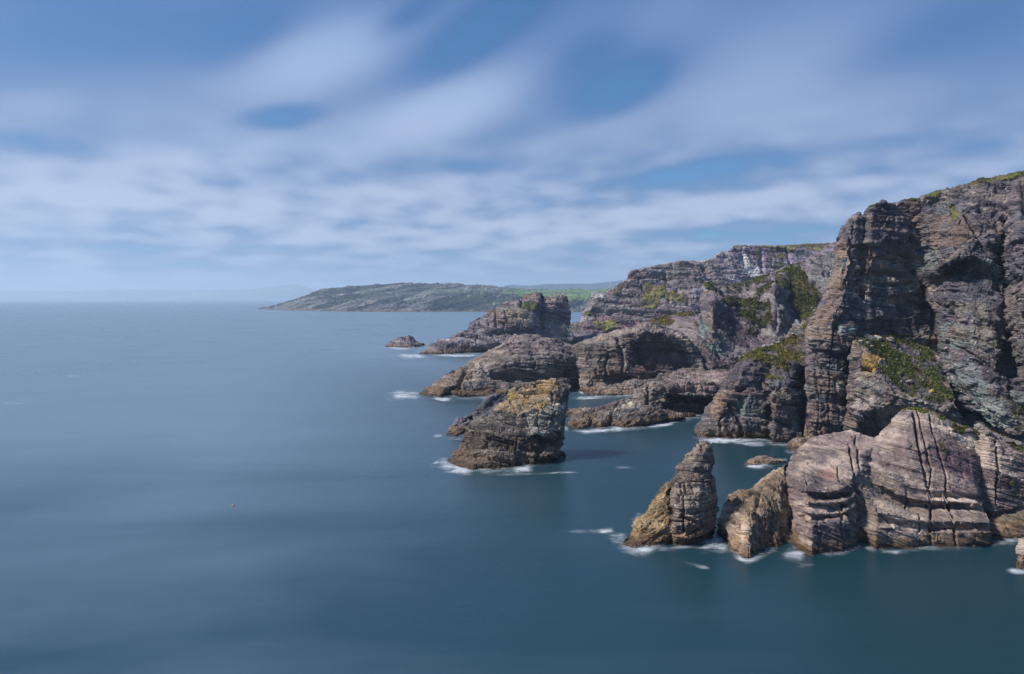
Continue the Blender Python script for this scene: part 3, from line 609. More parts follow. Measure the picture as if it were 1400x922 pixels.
body('undercut_block', [
 [(862,582),(885,580),(905,576),(925,574),(940,572),(965,566),(1000,560)],
 [(864,560,335),(886,562,333),(905,560,337),(925,558,350),(940,556,356),(965,550,362),(1000,545,364)],
 [(865,545,342),(886,543,340),(905,545,344),(920,545,356),(940,545,360),(965,542,364),(1000,540,366)],
 [(866,533,346),(886,530,345),(915,538,347),(940,541,350),(965,541,352),(1000,538,355)],
 [(868,530,350),(886,526,350),(915,526,353),(940,524,356),(965,524,358),(1000,524,362)],
 [(870,528,356),(888,523,360),(900,517,366),(912,514,372),(940,509,390),(960,507,395),(1000,506,395)]],
 thick=(30,3), seed=61, pal=P_BRN, bed=-3, by=.2, lv=[(4.5,1.3,9),(1.6,.6,4),(.8,.2,2)], fb=1.4, fbs=12, tide=2.8,
 carve=[([(886,580),(885,550),(886,528)],2,3),([(915,545),(960,545)],3,4),([(866,545),(885,547),(915,545)],1.2,1.5)],
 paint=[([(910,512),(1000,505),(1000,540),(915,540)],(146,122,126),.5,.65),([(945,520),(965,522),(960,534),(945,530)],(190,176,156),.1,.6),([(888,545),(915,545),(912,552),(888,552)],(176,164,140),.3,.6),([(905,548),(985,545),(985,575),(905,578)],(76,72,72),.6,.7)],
 tag_=dict(label='flat topped pinkish rock block with a dark undercut, at the head of the inner cove', **cl))
body('reef', [
 [(774,585),(790,588),(820,585),(838,584),(850,586),(870,584),(890,581),(905,577),(940,574)],
 [(776,578,322),(795,578,317),(820,576,320),(845,574,319),(870,576,318),(895,574,322),(938,570,335)],
 [(780,573,330),(797,566,328),(815,566,328),(840,560,328),(865,560,327),(888,562,328),(930,566,338)],
 [(787,568,336),(797,560,338),(808,558,340),(820,557,342),(835,550,346),(848,546,350),(858,543,352),(870,546,350),(885,552,345),(925,563,345)]],
 thick=(14,3), seed=63, pal=P_BRN+[(128,124,120)], bed=28, by=.3, lv=[(3.2,1.2,8),(1.2,.45,3)], fb=1.6, fbs=9, tide=3.4,
 carve=[([(833,584),(836,565),(848,548)],1.8,2.2),([(806,584),(812,560)],1.6,1.8),([(860,553),(885,566),(905,574)],1.2,1.2)],
 paint=[([(826,568),(848,552),(868,545),(864,560),(842,572)],(200,192,172),.25,.8),([(788,576),(806,562),(812,572),(802,582)],(134,136,116),.3,.6)],
 tag_=dict(label='long low reef with slanting brown and pale slabs, right of the lichen topped stack', cat='reef'))
body('reef', [
 [(770,572),(790,571),(822,568)],[(772,564,352),(790,563,352),(820,562,352)],[(774,559,357),(795,558,357),(820,557,357)]],
 thick=(10,2), seed=64, pal=P_BRN, lv=[(2.5,.8,6),(1.0,.35,3)], fb=1.0, fbs=9, tide=3, tag_=dict(label='narrow brown reef just behind the left end of the slanting slab reef', cat='reef'))

# ================================================================== SPUR AND MAIN CLIFF
body('grassy_spur', [
 [(949,597),(965,600),(990,601),(1015,601),(1050,601),(1054,607),(1075,606),(1110,604),(1150,602)],
 [(950,586,300),(965,585,296),(985,585,294),(1012,584,293),(1018,580,291),(1050,584,292),(1056,584,286),(1075,583,288),(1100,583,294),(1150,580,292)],
 [(956,572,305),(970,566,300),(985,564,297),(1010,562,299),(1016,560,294),(1050,560,296),(1058,560,289),(1080,560,291),(1098,560,300),(1150,555,294)],
 [(972,549,310),(980,545,304),(990,542,300),(1010,540,298),(1030,538,297),(1048,540,300),(1056,542,291),(1080,542,293),(1098,540,304),(1150,535,297)],
 [(982,530,314),(992,526,306),(1010,522,300),(1030,520,300),(1045,524,303),(1052,524,296),(1075,532,296),(1096,534,308),(1102,525,302),(1150,515,298)],
 [(991,514,318),(1002,508,309),(1015,505,305),(1030,506,305),(1045,512,307),(1060,512,306),(1080,514,305),(1098,512,310),(1104,505,305),(1150,495,300)],
 [(1003,502,322),(1015,494,314),(1030,492,311),(1045,494,313),(1060,492,314),(1080,494,314),(1096,490,315),(1106,480,308),(1150,470,302)],
 [(1014,489,326),(1026,480,326),(1049,475,328),(1061,471,330),(1077,460,332),(1096,447,333),(1105,440,333),(1120,425,333),(1150,410,330)],
 [(1015,488.5,330),(1027,479.5,330),(1050,474.5,332),(1062,470.5,334),(1078,459.5,336),(1097,446.5,337),(1106,439.5,337),(1121,424.5,337),(1150,409.5,334)]],
 thick=(40,12), seed=71, pal=P_MAIN, bed=-3, by=.1, fold=3, lv=[(4.5,1.2,11),(1.6,.6,5),(.7,.25,2.2)], fb=1.6, fbs=15, tide=2.8, stain=.35,
 carve=[([(1100,604),(1098,570),(1099,530),(1096,505)],3.2,6),([(1050,604),(1052,570),(1049,530),(1045,520)],2.4,4.5),([(1014,602),(1012,580),(1004,565),(998,555)],2.2,4),([(985,600),(984,575),(1000,560)],1.4,2),([(1010,532),(1018,530)],3,3),([(1058,534),(1095,540)],1.4,1.6),([(1056,550),(1096,556)],1.2,1.3),([(1056,576),(1080,582)],2,2)],
 paint=[([(1005,542),(1030,545),(1030,570),(1012,568)],(132,150,146),.3,.6),([(972,550),(990,528),(1002,545),(990,572),(972,570)],(160,132,112),.3,.65),([(995,500),(1040,495),(1048,540),(1010,540),(990,530)],(94,84,96),.5,.6),([(1050,528),(1098,538),(1098,545),(1052,535)],(172,162,150),.3,.6),([(984,586),(992,584),(990,602),(986,602)],(190,160,140),.2,.7),([(1054,540),(1098,545),(1098,585),(1056,582)],(120,110,110),.4,.4)],
 grass=[([(1000,502),(1025,478),(1062,470),(1100,442),(1124,405),(1114,440),(1100,460),(1098,502),(1075,498),(1062,520),(1050,522),(1040,500),(1020,492)],.28),([(1088,596),(1090,578),(1096,575),(1100,598)],-.02),([(1052,505),(1070,500),(1068,520),(1054,524)],.3)],
 gcol=[(84,82,40),(120,110,58),(100,102,48),(136,120,72)], grassname='mid',
 tag_=dict(label='lower rock spur with sloping green and gold grass on its crest, left of the main cliff foot', **cl))

mc = empty('main_cliff', (120, 290, 0), label='tall dark main cliff filling the right side above the outcrop', cat='cliff', kind='structure')
body('cliff_face', [
 [(1096,605),(1120,603),(1150,602),(1175,600),(1230,600),(1300,600)],
 [(1098,560,296),(1120,560,291),(1150,560,291),(1180,560,296),(1230,560,300),(1300,560,300)],
 [(1098,520,302),(1120,515,297),(1145,510,295),(1160,505,297),(1180,500,302),(1230,500,306),(1300,500,304)],
 [(1100,470,308),(1115,465,302),(1135,465,298),(1150,462,297),(1165,458,300),(1185,456,304),(1230,456,308),(1300,470,304)],
 [(1105,438,314),(1120,435,306),(1138,430,300),(1152,430,299),(1165,430,303),(1183,430,305),(1188,430,304),(1230,430,308),(1262,430,312),(1300,430,305)],
 [(1122,402,318),(1132,400,310),(1148,398,303),(1157,398,302),(1182,398,307),(1187,398,305),(1200,398,308),(1230,398,311),(1265,398,314),(1300,395,304)],
 [(1138,370,320),(1145,365,312),(1156,362,305),(1165,362,307),(1183,362,310),(1188,362,307),(1200,362,310),(1230,362,313),(1265,360,316),(1300,355,310)],
 [(1143,335,324),(1150,330,317),(1157,328,310),(1168,328,311),(1183,330,313),(1188,328,310),(1200,328,312),(1230,325,314),(1265,322,318),(1300,315,314)],
 [(1155,305,324),(1160,299,322),(1169,295,320),(1174,291,319),(1178,297,320),(1183,290,320),(1189,282,319),(1197,279,318),(1220,278,318),(1233,275,319),(1259,269,320),(1285,262,320),(1300,259,320)],
 [(1157,305,330),(1161,298.5,330),(1170,294.5,330),(1174,290.5,330),(1178,296,330),(1183,289.5,330),(1189,281.5,330),(1197,277.5,330),(1220,276.5,330),(1233,273.5,330),(1259,267,330),(1285,260.5,330),(1300,257.5,330)]],
 thick=(60,120), parent=mc, seed=81, pal=P_MAIN, bed=-5, by=.1, fold=4, fs=45, lv=[(9,1.4,12),(3.4,.7,6),(1.2,.22,3)], groove=.35, lines=.3, ca=.95, fb=2.0, fbs=18, stain=.55, dens=1.6, top=.35,
 carve=[([(1182,296),(1180,350),(1181,400),(1180,450)],1.8,3.5),([(1200,372),(1215,375),(1232,378)],4,3.5),([(1200,388),(1228,392)],2,2.5),([(1240,350),(1250,372),(1262,378)],3.5,4),([(1275,380),(1262,395),(1274,410),(1276,450)],3.5,4),([(1246,412),(1258,416),(1274,418)],3,3),([(1146,446),(1156,436)],6,5),([(1243,300),(1245,340),(1240,370)],1.8,2),([(1158,340),(1158,395),(1156,430)],1.2,1),([(1198,352),(1230,356)],1.2,1.6),([(1098,600),(1098,520),(1096,480)],2.4,4),([(1110,470),(1120,500),(1128,510)],1.5,1.5),([(1145,600),(1146,560),(1140,520)],1.2,1.4),([(1118,602),(1120,560),(1116,520),(1112,480)],1.2,1.6),([(1132,600),(1133,540),(1136,480),(1140,450)],1.0,1.3),([(1215,282),(1217,330),(1214,365)],1.2,1.5),([(1166,300),(1164,360),(1168,430)],1.0,1.2)],
 paint=[([(1120,410),(1140,340),(1156,330),(1152,430),(1130,465),(1100,470)],(142,120,106),.5,.6),
        ([(1098,520),(1165,505),(1160,602),(1096,605)],(116,98,90),.5,.7),
        ([(1100,465),(1125,465),(1135,520),(1100,515)],(136,122,120),.4,.5),
        ([(1145,448),(1175,440),(1172,455),(1148,462)],(138,152,150),.5,.7),
        ([(1190,360),(1250,360),(1272,400),(1262,420),(1200,410),(1188,390)],(128,134,132),.2,.5),
        ([(1190,285),(1235,280),(1240,350),(1200,350)],(92,84,94),.5,.6),
        ([(1160,300),(1178,300),(1180,430),(1158,430)],(92,86,94),.5,.5),
        ([(1186,300),(1200,300),(1200,380),(1186,390)],(140,124,116),.3,.5),
        ([(1235,275),(1262,270),(1262,350),(1240,360)],(136,114,100),.3,.6),
        ([(1190,400),(1268,405),(1268,450),(1190,450)],(92,84,90),.5,.55)],
 grass=[([(1150,285),(1300,250),(1300,262),(1235,278),(1190,283)],.4),([(1228,338),(1236,338),(1234,352),(1228,350)],-.1),([(1178,400),(1183,400),(1183,440),(1178,440)],-.1),([(1150,500),(1160,480),(1160,520)],-.1),([(1168,335),(1176,310),(1178,320),(1170,345)],-.15)], label='banded left face of the main cliff')
body('cliff_face', [
 [(1262,612),(1330,618),(1400,622),(1460,626)],
 [(1290,565,284),(1310,578,277),(1350,592,268),(1400,602,258),(1460,600,248)],
 [(1282,520,290),(1300,530,281),(1330,548,270),(1365,565,261),(1400,575,254),(1460,570,246)],
 [(1280,480,296),(1300,485,286),(1330,490,276),(1362,500,270),(1378,500,274),(1400,500,260),(1460,500,248)],
 [(1279,430,300),(1300,430,290),(1330,430,281),(1362,440,276),(1376,440,281),(1395,440,264),(1460,440,250)],
 [(1255,388,322),(1276,388,310),(1290,378,301),(1305,368,297),(1330,364,293),(1355,377,288),(1372,385,289),(1392,385,270),(1460,385,254)],
 [(1245,376,322),(1268,376,308),(1286,364,292),(1305,352,288),(1330,350,285),(1355,360,282),(1372,368,286),(1390,360,272),(1460,360,256)],
 [(1240,335,324),(1268,335,309),(1300,320,296),(1330,310,292),(1355,315,290),(1375,320,292),(1392,315,276),(1460,310,262)],
 [(1238,300,326),(1268,300,312),(1300,290,306),(1330,285,300),(1355,280,298),(1375,280,296),(1395,280,286),(1460,270,272)],
 [(1240,273,328),(1264,269,318),(1285,262,316),(1307,258,314),(1333,248,310),(1355,240,306),(1400,233,298),(1460,223,288)],
 [(1240,272,334),(1264,267,330),(1285,260.5,330),(1307,256.5,328),(1333,246.5,324),(1355,238.5,320),(1400,231.5,312),(1460,221.5,302)]],
 thick=(60,120), parent=mc, seed=83, pal=P_MAIN[:4]+[(116,104,98)], bed=-38, by=.1, fold=2.5, fs=40, lv=[(9,1.3,12),(3.2,.7,5),(1.1,.25,2.5)], groove=.35, lines=.35, ca=1.0, fb=2.6, fbs=17, stain=.45, dens=1.6, top=.2,
 carve=[([(1374,300),(1370,360),(1377,420),(1376,480),(1385,560)],3,5),([(1283,392),(1296,370),(1308,362),(1330,362),(1350,372)],2.6,5),([(1340,290),(1360,295)],4,4),([(1300,560),(1330,575),(1360,598),(1400,604)],6,7),([(1300,510),(1316,530),(1335,555)],2.5,3.5),([(1260,340),(1258,360)],1.5,1.0),([(1395,250),(1400,300)],3,3),([(1320,300),(1345,340),(1365,360)],2,2.5),([(1300,470),(1330,485),(1352,500)],1.6,2)],
 paint=[([(1290,380),(1325,365),(1365,385),(1375,430),(1330,425),(1300,410)],(86,82,96),.6,.6),
        ([(1290,415),(1345,415),(1370,500),(1335,480)],(136,128,118),.4,.6),
        ([(1285,440),(1310,470),(1352,520),(1345,580),(1310,540),(1284,480)],(124,136,136),.25,.6),
        ([(1310,450),(1330,465),(1358,505),(1350,512),(1318,480)],(196,184,168),-.1,.75),
        ([(1270,285),(1330,300),(1330,345),(1290,360),(1268,330)],(138,116,102),.3,.55),
        ([(1345,400),(1400,390),(1400,560),(1375,560)],(96,88,88),.5,.4),
        ([(1336,540),(1370,550),(1388,580),(1350,588)],(140,148,144),.2,.6),
        ([(1360,540),(1390,545),(1390,570),(1370,570)],(200,188,180),-.22,.8)],
 grass=[([(1262,262),(1300,254),(1460,215),(1460,230),(1400,237),(1333,251),(1264,271)],.5),([(1296,284),(1302,284),(1318,310),(1312,312)],.2),([(1314,300),(1340,302),(1352,326),(1348,330),(1330,310)],-.02),([(1370,345),(1388,345),(1384,380),(1372,370)],.0),([(1380,555),(1395,555),(1400,585),(1386,585)],.0),([(1358,440),(1368,440),(1368,470),(1360,470)],-.1),([(1260,300),(1268,310),(1280,325),(1276,328)],-.05)], label='overhanging right face of the main cliff')
body('grassy_ledge', [
 [(1152,603),(1170,606),(1200,610),(1240,614),(1312,614)],
 [(1152,585,289),(1170,585,283),(1185,580,284),(1212,575,284),(1240,575,274),(1312,575,268)],
 [(1155,560,289),(1170,560,283),(1195,560,277),(1215,555,275),(1240,556,272),(1312,560,266)],
 [(1158,530,292),(1175,528,284),(1195,530,280),(1215,535,276),(1238,545,272),(1260,550,270),(1310,560,266)],
 [(1160,505,294),(1175,495,286),(1190,492,284),(1200,500,283),(1217,518,279),(1240,537,275),(1262,545,272),(1308,556,268)],
 [(1162,480,296),(1172,474,291),(1185,478,289),(1198,490,287),(1222,508,284),(1250,525,280),(1275,530,278),(1304,538,276)],
 [(1162,466,299),(1175,463,298),(1195,468,297),(1220,482,294),(1250,495,291),(1275,500,288),(1298,514,285)],
 [(1163,458,305),(1180,455,307),(1200,455,308),(1230,456,311),(1255,470,308),(1275,480,303),(1285,490,299)]],
 thick=(10,3), parent=mc, seed=85, pal=P_MAIN+[(134,122,112)], bed=-38, by=.2, fold=3, fs=25, lv=[(3.8,1.1,9),(1.4,.5,4),(.6,.2,2)], fb=1.4, fbs=10, stain=.3,
 carve=[([(1182,600),(1196,590),(1212,594)],9,18),([(1170,545),(1185,552)],3,3),([(1178,505),(1192,508)],3,3),([(1205,515),(1222,540),(1238,556)],1.2,-1.0),([(1218,570),(1235,590)],2,2)],
 paint=[([(1172,476),(1196,484),(1200,500),(1178,520),(1170,500)],(176,140,66),-.05,.75),([(1165,545),(1195,540),(1190,575),(1165,580)],(176,162,160),.0,.6),([(1175,515),(1200,505),(1215,540),(1190,560)],(126,136,136),.2,.4),([(1275,478),(1284,484),(1302,520),(1292,512)],(176,158,148),.6,.8),([(1200,510),(1240,545),(1235,560),(1210,545)],(116,104,100),.4,.5)],
 grass=[([(1165,458),(1200,450),(1226,444),(1262,466),(1286,496),(1306,540),(1294,560),(1256,550),(1222,524),(1196,494),(1180,474)],.34),([(1290,545),(1312,552),(1310,562),(1285,560)],.1)],
 gcol=[(58,70,34),(96,100,54),(74,86,42),(124,114,76)], grassname='ledge', label='bright green grassy ledge over the sea cave')
body('rock', [
 [(1016,634),(1030,637),(1050,636),(1075,632)],[(1020,631,249),(1032,629,247),(1050,630,247),(1072,630,250)],[(1027,628,251),(1036,624,252),(1046,623,252),(1056,626,252),(1070,630,252)]],
 thick=(5,1), seed=91, pal=P_BRN, lv=[(1.2,.3,3),(.5,.15,1.2)], fb=.5, fbs=4, tide=1.6, dens=2.2, blur=2, paint=[([(1032,622),(1056,622),(1054,629),(1034,629)],(170,160,165),.3,.6)],
 tag_=dict(label='low flat rock awash in the channel between spire and outcrop', cat='rock'))
body('rock', [
 [(1074,615),(1085,619),(1100,619),(1122,614)],[(1075,609,277),(1087,608,275),(1100,609,275),(1120,606,277)],[(1078,604,280),(1086,599,282),(1100,597,284),(1112,598,284),(1120,602,284)]],
 thick=(7,2), seed=92, pal=P_BRN, bed=20, lv=[(2,.5,4),(.8,.25,2)], fb=.8, fbs=6, tide=2, dens=2,
 tag_=dict(label='sloping brown rock peeping up behind the left crest of the outcrop', cat='rock'))
body('rock', [
 [(762,623),(768,624),(773,622)],[(763,620,256),(768,618,256.5),(772,620,257)],[(765,617,258),(767,616,258),(770,618,258)]],
 thick=(3,1), seed=93, pal=P_BRN, lv=[(1,.3,2)], fb=.5, fbs=3, tide=3, dens=4, blur=1, tag_=dict(label='tiny brown rock at the right foot of the lichen topped stack', cat='rock'))

# ================================================================== FAR LAND
body('headland', [
 [(349,422.5),(400,424.5),(460,426),(520,426.5),(600,426.5),(700,426.3),(775,426.8),(880,427)],
 [(380,416,3700),(410,415,3500),(460,417,3250),(520,417,3200),(600,415,3200),(700,414,3300),(775,416,3100),(880,416,3100)],
 [(408,407,3900),(440,402,3800),(480,404,3650),(520,403,3600),(600,402,3600),(700,405,3500),(775,407,3300),(880,406,3300)],
 [(430,399,4100),(460,395,4100),(495,393,4100),(523,391,4100),(600,390,4200),(680,397,4300),(716,402,4300),(775,401,4200),(880,401,4200)],
 [(438,395,4300),(465,393,4300),(492,391,4300),(523,389,4300),(554,386,4400),(577,387,4400),(623,387,4400),(640,389,4400),(671,389,4600),(685,391,4800),(716,395,5200),(742,394,5400),(754,396,5400),(782,394,5600),(811,395,5600),(827,393,5600),(880,390,5600)]],
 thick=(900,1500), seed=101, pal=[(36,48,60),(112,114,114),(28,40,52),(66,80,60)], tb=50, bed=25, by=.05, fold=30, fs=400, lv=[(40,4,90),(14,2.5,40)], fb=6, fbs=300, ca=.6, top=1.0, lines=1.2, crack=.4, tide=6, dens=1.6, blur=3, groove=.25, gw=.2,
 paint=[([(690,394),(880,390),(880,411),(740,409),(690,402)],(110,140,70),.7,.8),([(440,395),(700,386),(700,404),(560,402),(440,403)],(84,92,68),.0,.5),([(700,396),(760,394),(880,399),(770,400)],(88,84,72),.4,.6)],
 tag_=dict(label='long low blue grey headland with green fields on the horizon', cat='headland', kind='structure'))
def farhill(name, pts, D, thick, colr, label, seed):
    body(name, [[(x, HY + H * F / D, D) for x, y in pts],
                [(x, (HY + H*F/D) * .5 + y * .5, D * 1.03) for x, y in pts],
                [(x, y, D * 1.08) for x, y in pts]],
         thick=(thick, thick), seed=seed, pal=[colr, tuple(c * .85 for c in colr)], lv=[(60, 6, 300)], ca=.1, fb=D * .0008, fbs=D * .03, tide=.1, dens=1.0, blur=2, groove=.0,
         tag_=dict(label=label, cat='hills', kind='structure'))
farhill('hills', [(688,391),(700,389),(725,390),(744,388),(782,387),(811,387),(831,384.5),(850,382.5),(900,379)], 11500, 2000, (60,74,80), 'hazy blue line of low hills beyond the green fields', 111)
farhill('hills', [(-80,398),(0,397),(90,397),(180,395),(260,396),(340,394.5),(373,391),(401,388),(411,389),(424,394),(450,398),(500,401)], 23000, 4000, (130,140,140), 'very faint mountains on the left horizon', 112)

# ================================================================== GRASS TUFTS
def tufts(name, key, label, dens, hgt):
    vs, cs = [], []
    for P, C, Nn, px in GRASS_PTS.get(key, []):
        n = len(P)
        sel = rng.random(n) < dens
        p = P[sel]; c = C[sel]; m = len(p); px = px
        for b in range(4):
            th = rng.random(m) * 6.283; ww = (0.10 + .12 * rng.random(m)) * px / .3
            hh = hgt * (0.5 + rng.random(m)) * (px / .3) ** .7
            dx = np.stack([np.cos(th), np.sin(th), 0 * th], -1) * ww[:, None]
            lean = np.stack([np.cos(th + 1.3), np.sin(th + 1.3), 0 * th], -1) * (hh * (rng.random(m) * .9))[:, None]
            off = np.stack([rng.normal(0, .5, m) * px, rng.normal(0, .5, m) * px, -0.05 + 0 * th], -1)
            base = p + off
            v = np.stack([base - dx, base + dx, base + lean + np.array([0, 0, 1]) * hh[:, None]], 1)
            vs.append(v.reshape(-1, 3)); cc = c * (0.85 + .35 * rng.random(m))[:, None]
            cs.append(np.repeat(cc, 3, 0))
    if not vs: return
    V = np.concatenate(vs); Cc = np.concatenate(cs); nf = len(V) // 3
    me = bpy.data.meshes.new(name)
    me.vertices.add(len(V)); me.vertices.foreach_set('co', V.astype(np.float32).ravel())
    me.loops.add(nf * 3); me.loops.foreach_set('vertex_index', np.arange(nf * 3).astype(np.int32))
    me.polygons.add(nf); me.polygons.foreach_set('loop_start', (np.arange(nf) * 3).astype(np.int32))
    me.update(calc_edges=True)
    a = me.attributes.new('Col', 'FLOAT_COLOR', 'POINT')
    c4 = np.ones((len(V), 4), np.float32); c4[:, :3] = Cc; a.data.foreach_set('color', c4.ravel())
    m, nt, out = newmat(name + '_blades')
    at = N(nt, 'ShaderNodeAttribute', attribute_name='Col')
    bs = N(nt, 'ShaderNodeBsdfPrincipled'); bs.inputs['Roughness'].default_value = .8; bs.inputs['Specular IOR Level'].default_value = .2
    nt.links.new(at.outputs['Color'], bs.inputs['Base Color']); nt.links.new(bs.outputs[0], out.inputs['Surface'])
    me.materials.append(m)
    o = link('grass', me); tag(o, label, 'grass', kind='stuff')

tufts('grass_near', 'near', 'moss and short grass growing on top of the pinkish outcrop', .25, .30)
tufts('grass_mid', 'mid', 'olive and gold grass on the slopes of the ridge and spur', .22, .40)
tufts('grass_ledge', 'ledge', 'bright green grass on the steep ledge below the main cliff', .3, .40)

# ================================================================== SEA
def make_sea():
    ys = np.array([-400, -50, 60, 120, 180, 260, 400, 700, 1200, 2500, 6000, 15000, 30000, 45000], float)
    nx = 14
    V = []; Fc = []
    for y in ys:
        w = min(45000, max(600, abs(y) * 1.3 + 400))
        for i in range(nx + 1): V.append((-w + 2 * w * i / nx, y, 0))
    for j in range(len(ys) - 1):
        for i in range(nx):
            a = j * (nx + 1) + i; Fc.append((a, a + 1, a + nx + 2, a + nx + 1))
    me = bpy.data.meshes.new('sea'); me.from_pydata(V, [], Fc); me.update()
    m, nt, out = newmat('sea_water')
    tc = N(nt, 'ShaderNodeTexCoord')
    def noise(sx, sy, sc_, det, rot=0, rough=.55, dist=0.0):
        mp = N(nt, 'ShaderNodeMapping'); mp.inputs['Scale'].default_value = (sx, sy, 1); mp.inputs['Rotation'].default_value = (0, 0, rot)
        nt.links.new(tc.outputs['Object'], mp.inputs['Vector'])
        n = N(nt, 'ShaderNodeTexNoise'); n.inputs['Scale'].default_value = sc_; n.inputs['Detail'].default_value = det; n.inputs['Roughness'].default_value = rough; n.inputs['Distortion'].default_value = dist
        nt.links.new(mp.outputs['Vector'], n.inputs['Vector']); return n
    n1 = noise(1, .55, .006, 5, .35, .5, .6)       # broad wind patches
    n2 = noise(.25, 1.0, .02, 5, .12, .55, .8)      # streaks
    n3 = noise(.5, 1.0, .16, 3, -.2)               # fine swell
    bs = N(nt, 'ShaderNodeBsdfPrincipled')
    mixn = N(nt, 'ShaderNodeMath', operation='MULTIPLY_ADD'); mixn.inputs[1].default_value = .55
    nt.links.new(n1.outputs['Fac'], mixn.inputs[0])
    m2 = N(nt, 'ShaderNodeMath', operation='MULTIPLY'); m2.inputs[1].default_value = .45; nt.links.new(n2.outputs['Fac'], m2.inputs[0])
    nt.links.new(m2.outputs[0], mixn.inputs[2])
    cr = N(nt, 'ShaderNodeValToRGB'); e = cr.color_ramp.elements
    so_ = N(nt, 'ShaderNodeSeparateXYZ'); nt.links.new(tc.outputs['Object'], so_.inputs[0])
    def MM(op, a, b):
        n = N(nt, 'ShaderNodeMath', operation=op)
        for i, q in enumerate((a, b)):
            if isinstance(q, (int, float)): n.inputs[i].default_value = q
            else: nt.links.new(q, n.inputs[i])
        return n.outputs[0]
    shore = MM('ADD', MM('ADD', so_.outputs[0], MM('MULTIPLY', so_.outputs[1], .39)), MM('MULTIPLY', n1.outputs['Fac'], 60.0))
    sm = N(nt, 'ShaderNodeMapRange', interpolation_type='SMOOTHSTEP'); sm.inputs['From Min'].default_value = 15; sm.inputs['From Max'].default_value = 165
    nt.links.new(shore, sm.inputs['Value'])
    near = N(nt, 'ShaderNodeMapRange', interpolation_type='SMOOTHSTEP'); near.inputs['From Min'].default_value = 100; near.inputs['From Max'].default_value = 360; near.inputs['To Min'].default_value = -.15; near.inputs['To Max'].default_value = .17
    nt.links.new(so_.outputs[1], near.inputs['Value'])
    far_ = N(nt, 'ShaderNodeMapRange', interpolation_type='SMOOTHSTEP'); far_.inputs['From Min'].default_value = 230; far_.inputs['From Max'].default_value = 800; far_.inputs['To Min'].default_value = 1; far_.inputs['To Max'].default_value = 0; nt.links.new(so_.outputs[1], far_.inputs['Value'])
    cove_shade = N(nt, 'ShaderNodeMixRGB'); nt.links.new(MM('MULTIPLY', sm.outputs['Result'], far_.outputs['Result']), cove_shade.inputs[0]); cove_shade.inputs[2].default_value = (.009, .036, .048, 1)  # water colour darkened along the coast to stand for cliff shade and reflection
    e[0].position = .33; e[0].color = (*SEA_A, 1); e[1].position = .70; e[1].color = (*SEA_B, 1)
    nt.links.new(MM('ADD', mixn.outputs[0], near.outputs['Result']), cr.inputs['Fac']); nt.links.new(cr.outputs['Color'], cove_shade.inputs[1]); nt.links.new(cove_shade.outputs[0], bs.inputs['Base Color'])
    rr = N(nt, 'ShaderNodeMapRange'); rr.inputs['From Min'].default_value = .35; rr.inputs['From Max'].default_value = .65
    rr.inputs['To Min'].default_value = .24; rr.inputs['To Max'].default_value = .38
    nt.links.new(mixn.outputs[0], rr.inputs['Value']); nt.links.new(rr.outputs['Result'], bs.inputs['Roughness'])
    bs.inputs['IOR'].default_value = 1.33
    bp = N(nt, 'ShaderNodeBump'); bp.inputs['Strength'].default_value = .08; bp.inputs['Distance'].default_value = .8
    nt.links.new(n3.outputs['Fac'], bp.inputs['Height']); nt.links.new(bp.outputs['Normal'], bs.inputs['Normal'])
    nt.links.new(bs.outputs[0], out.inputs['Surface'])
    me.materials.append(m)
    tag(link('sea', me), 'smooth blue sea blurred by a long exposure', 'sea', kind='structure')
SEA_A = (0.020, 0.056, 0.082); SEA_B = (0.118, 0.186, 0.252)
make_sea()

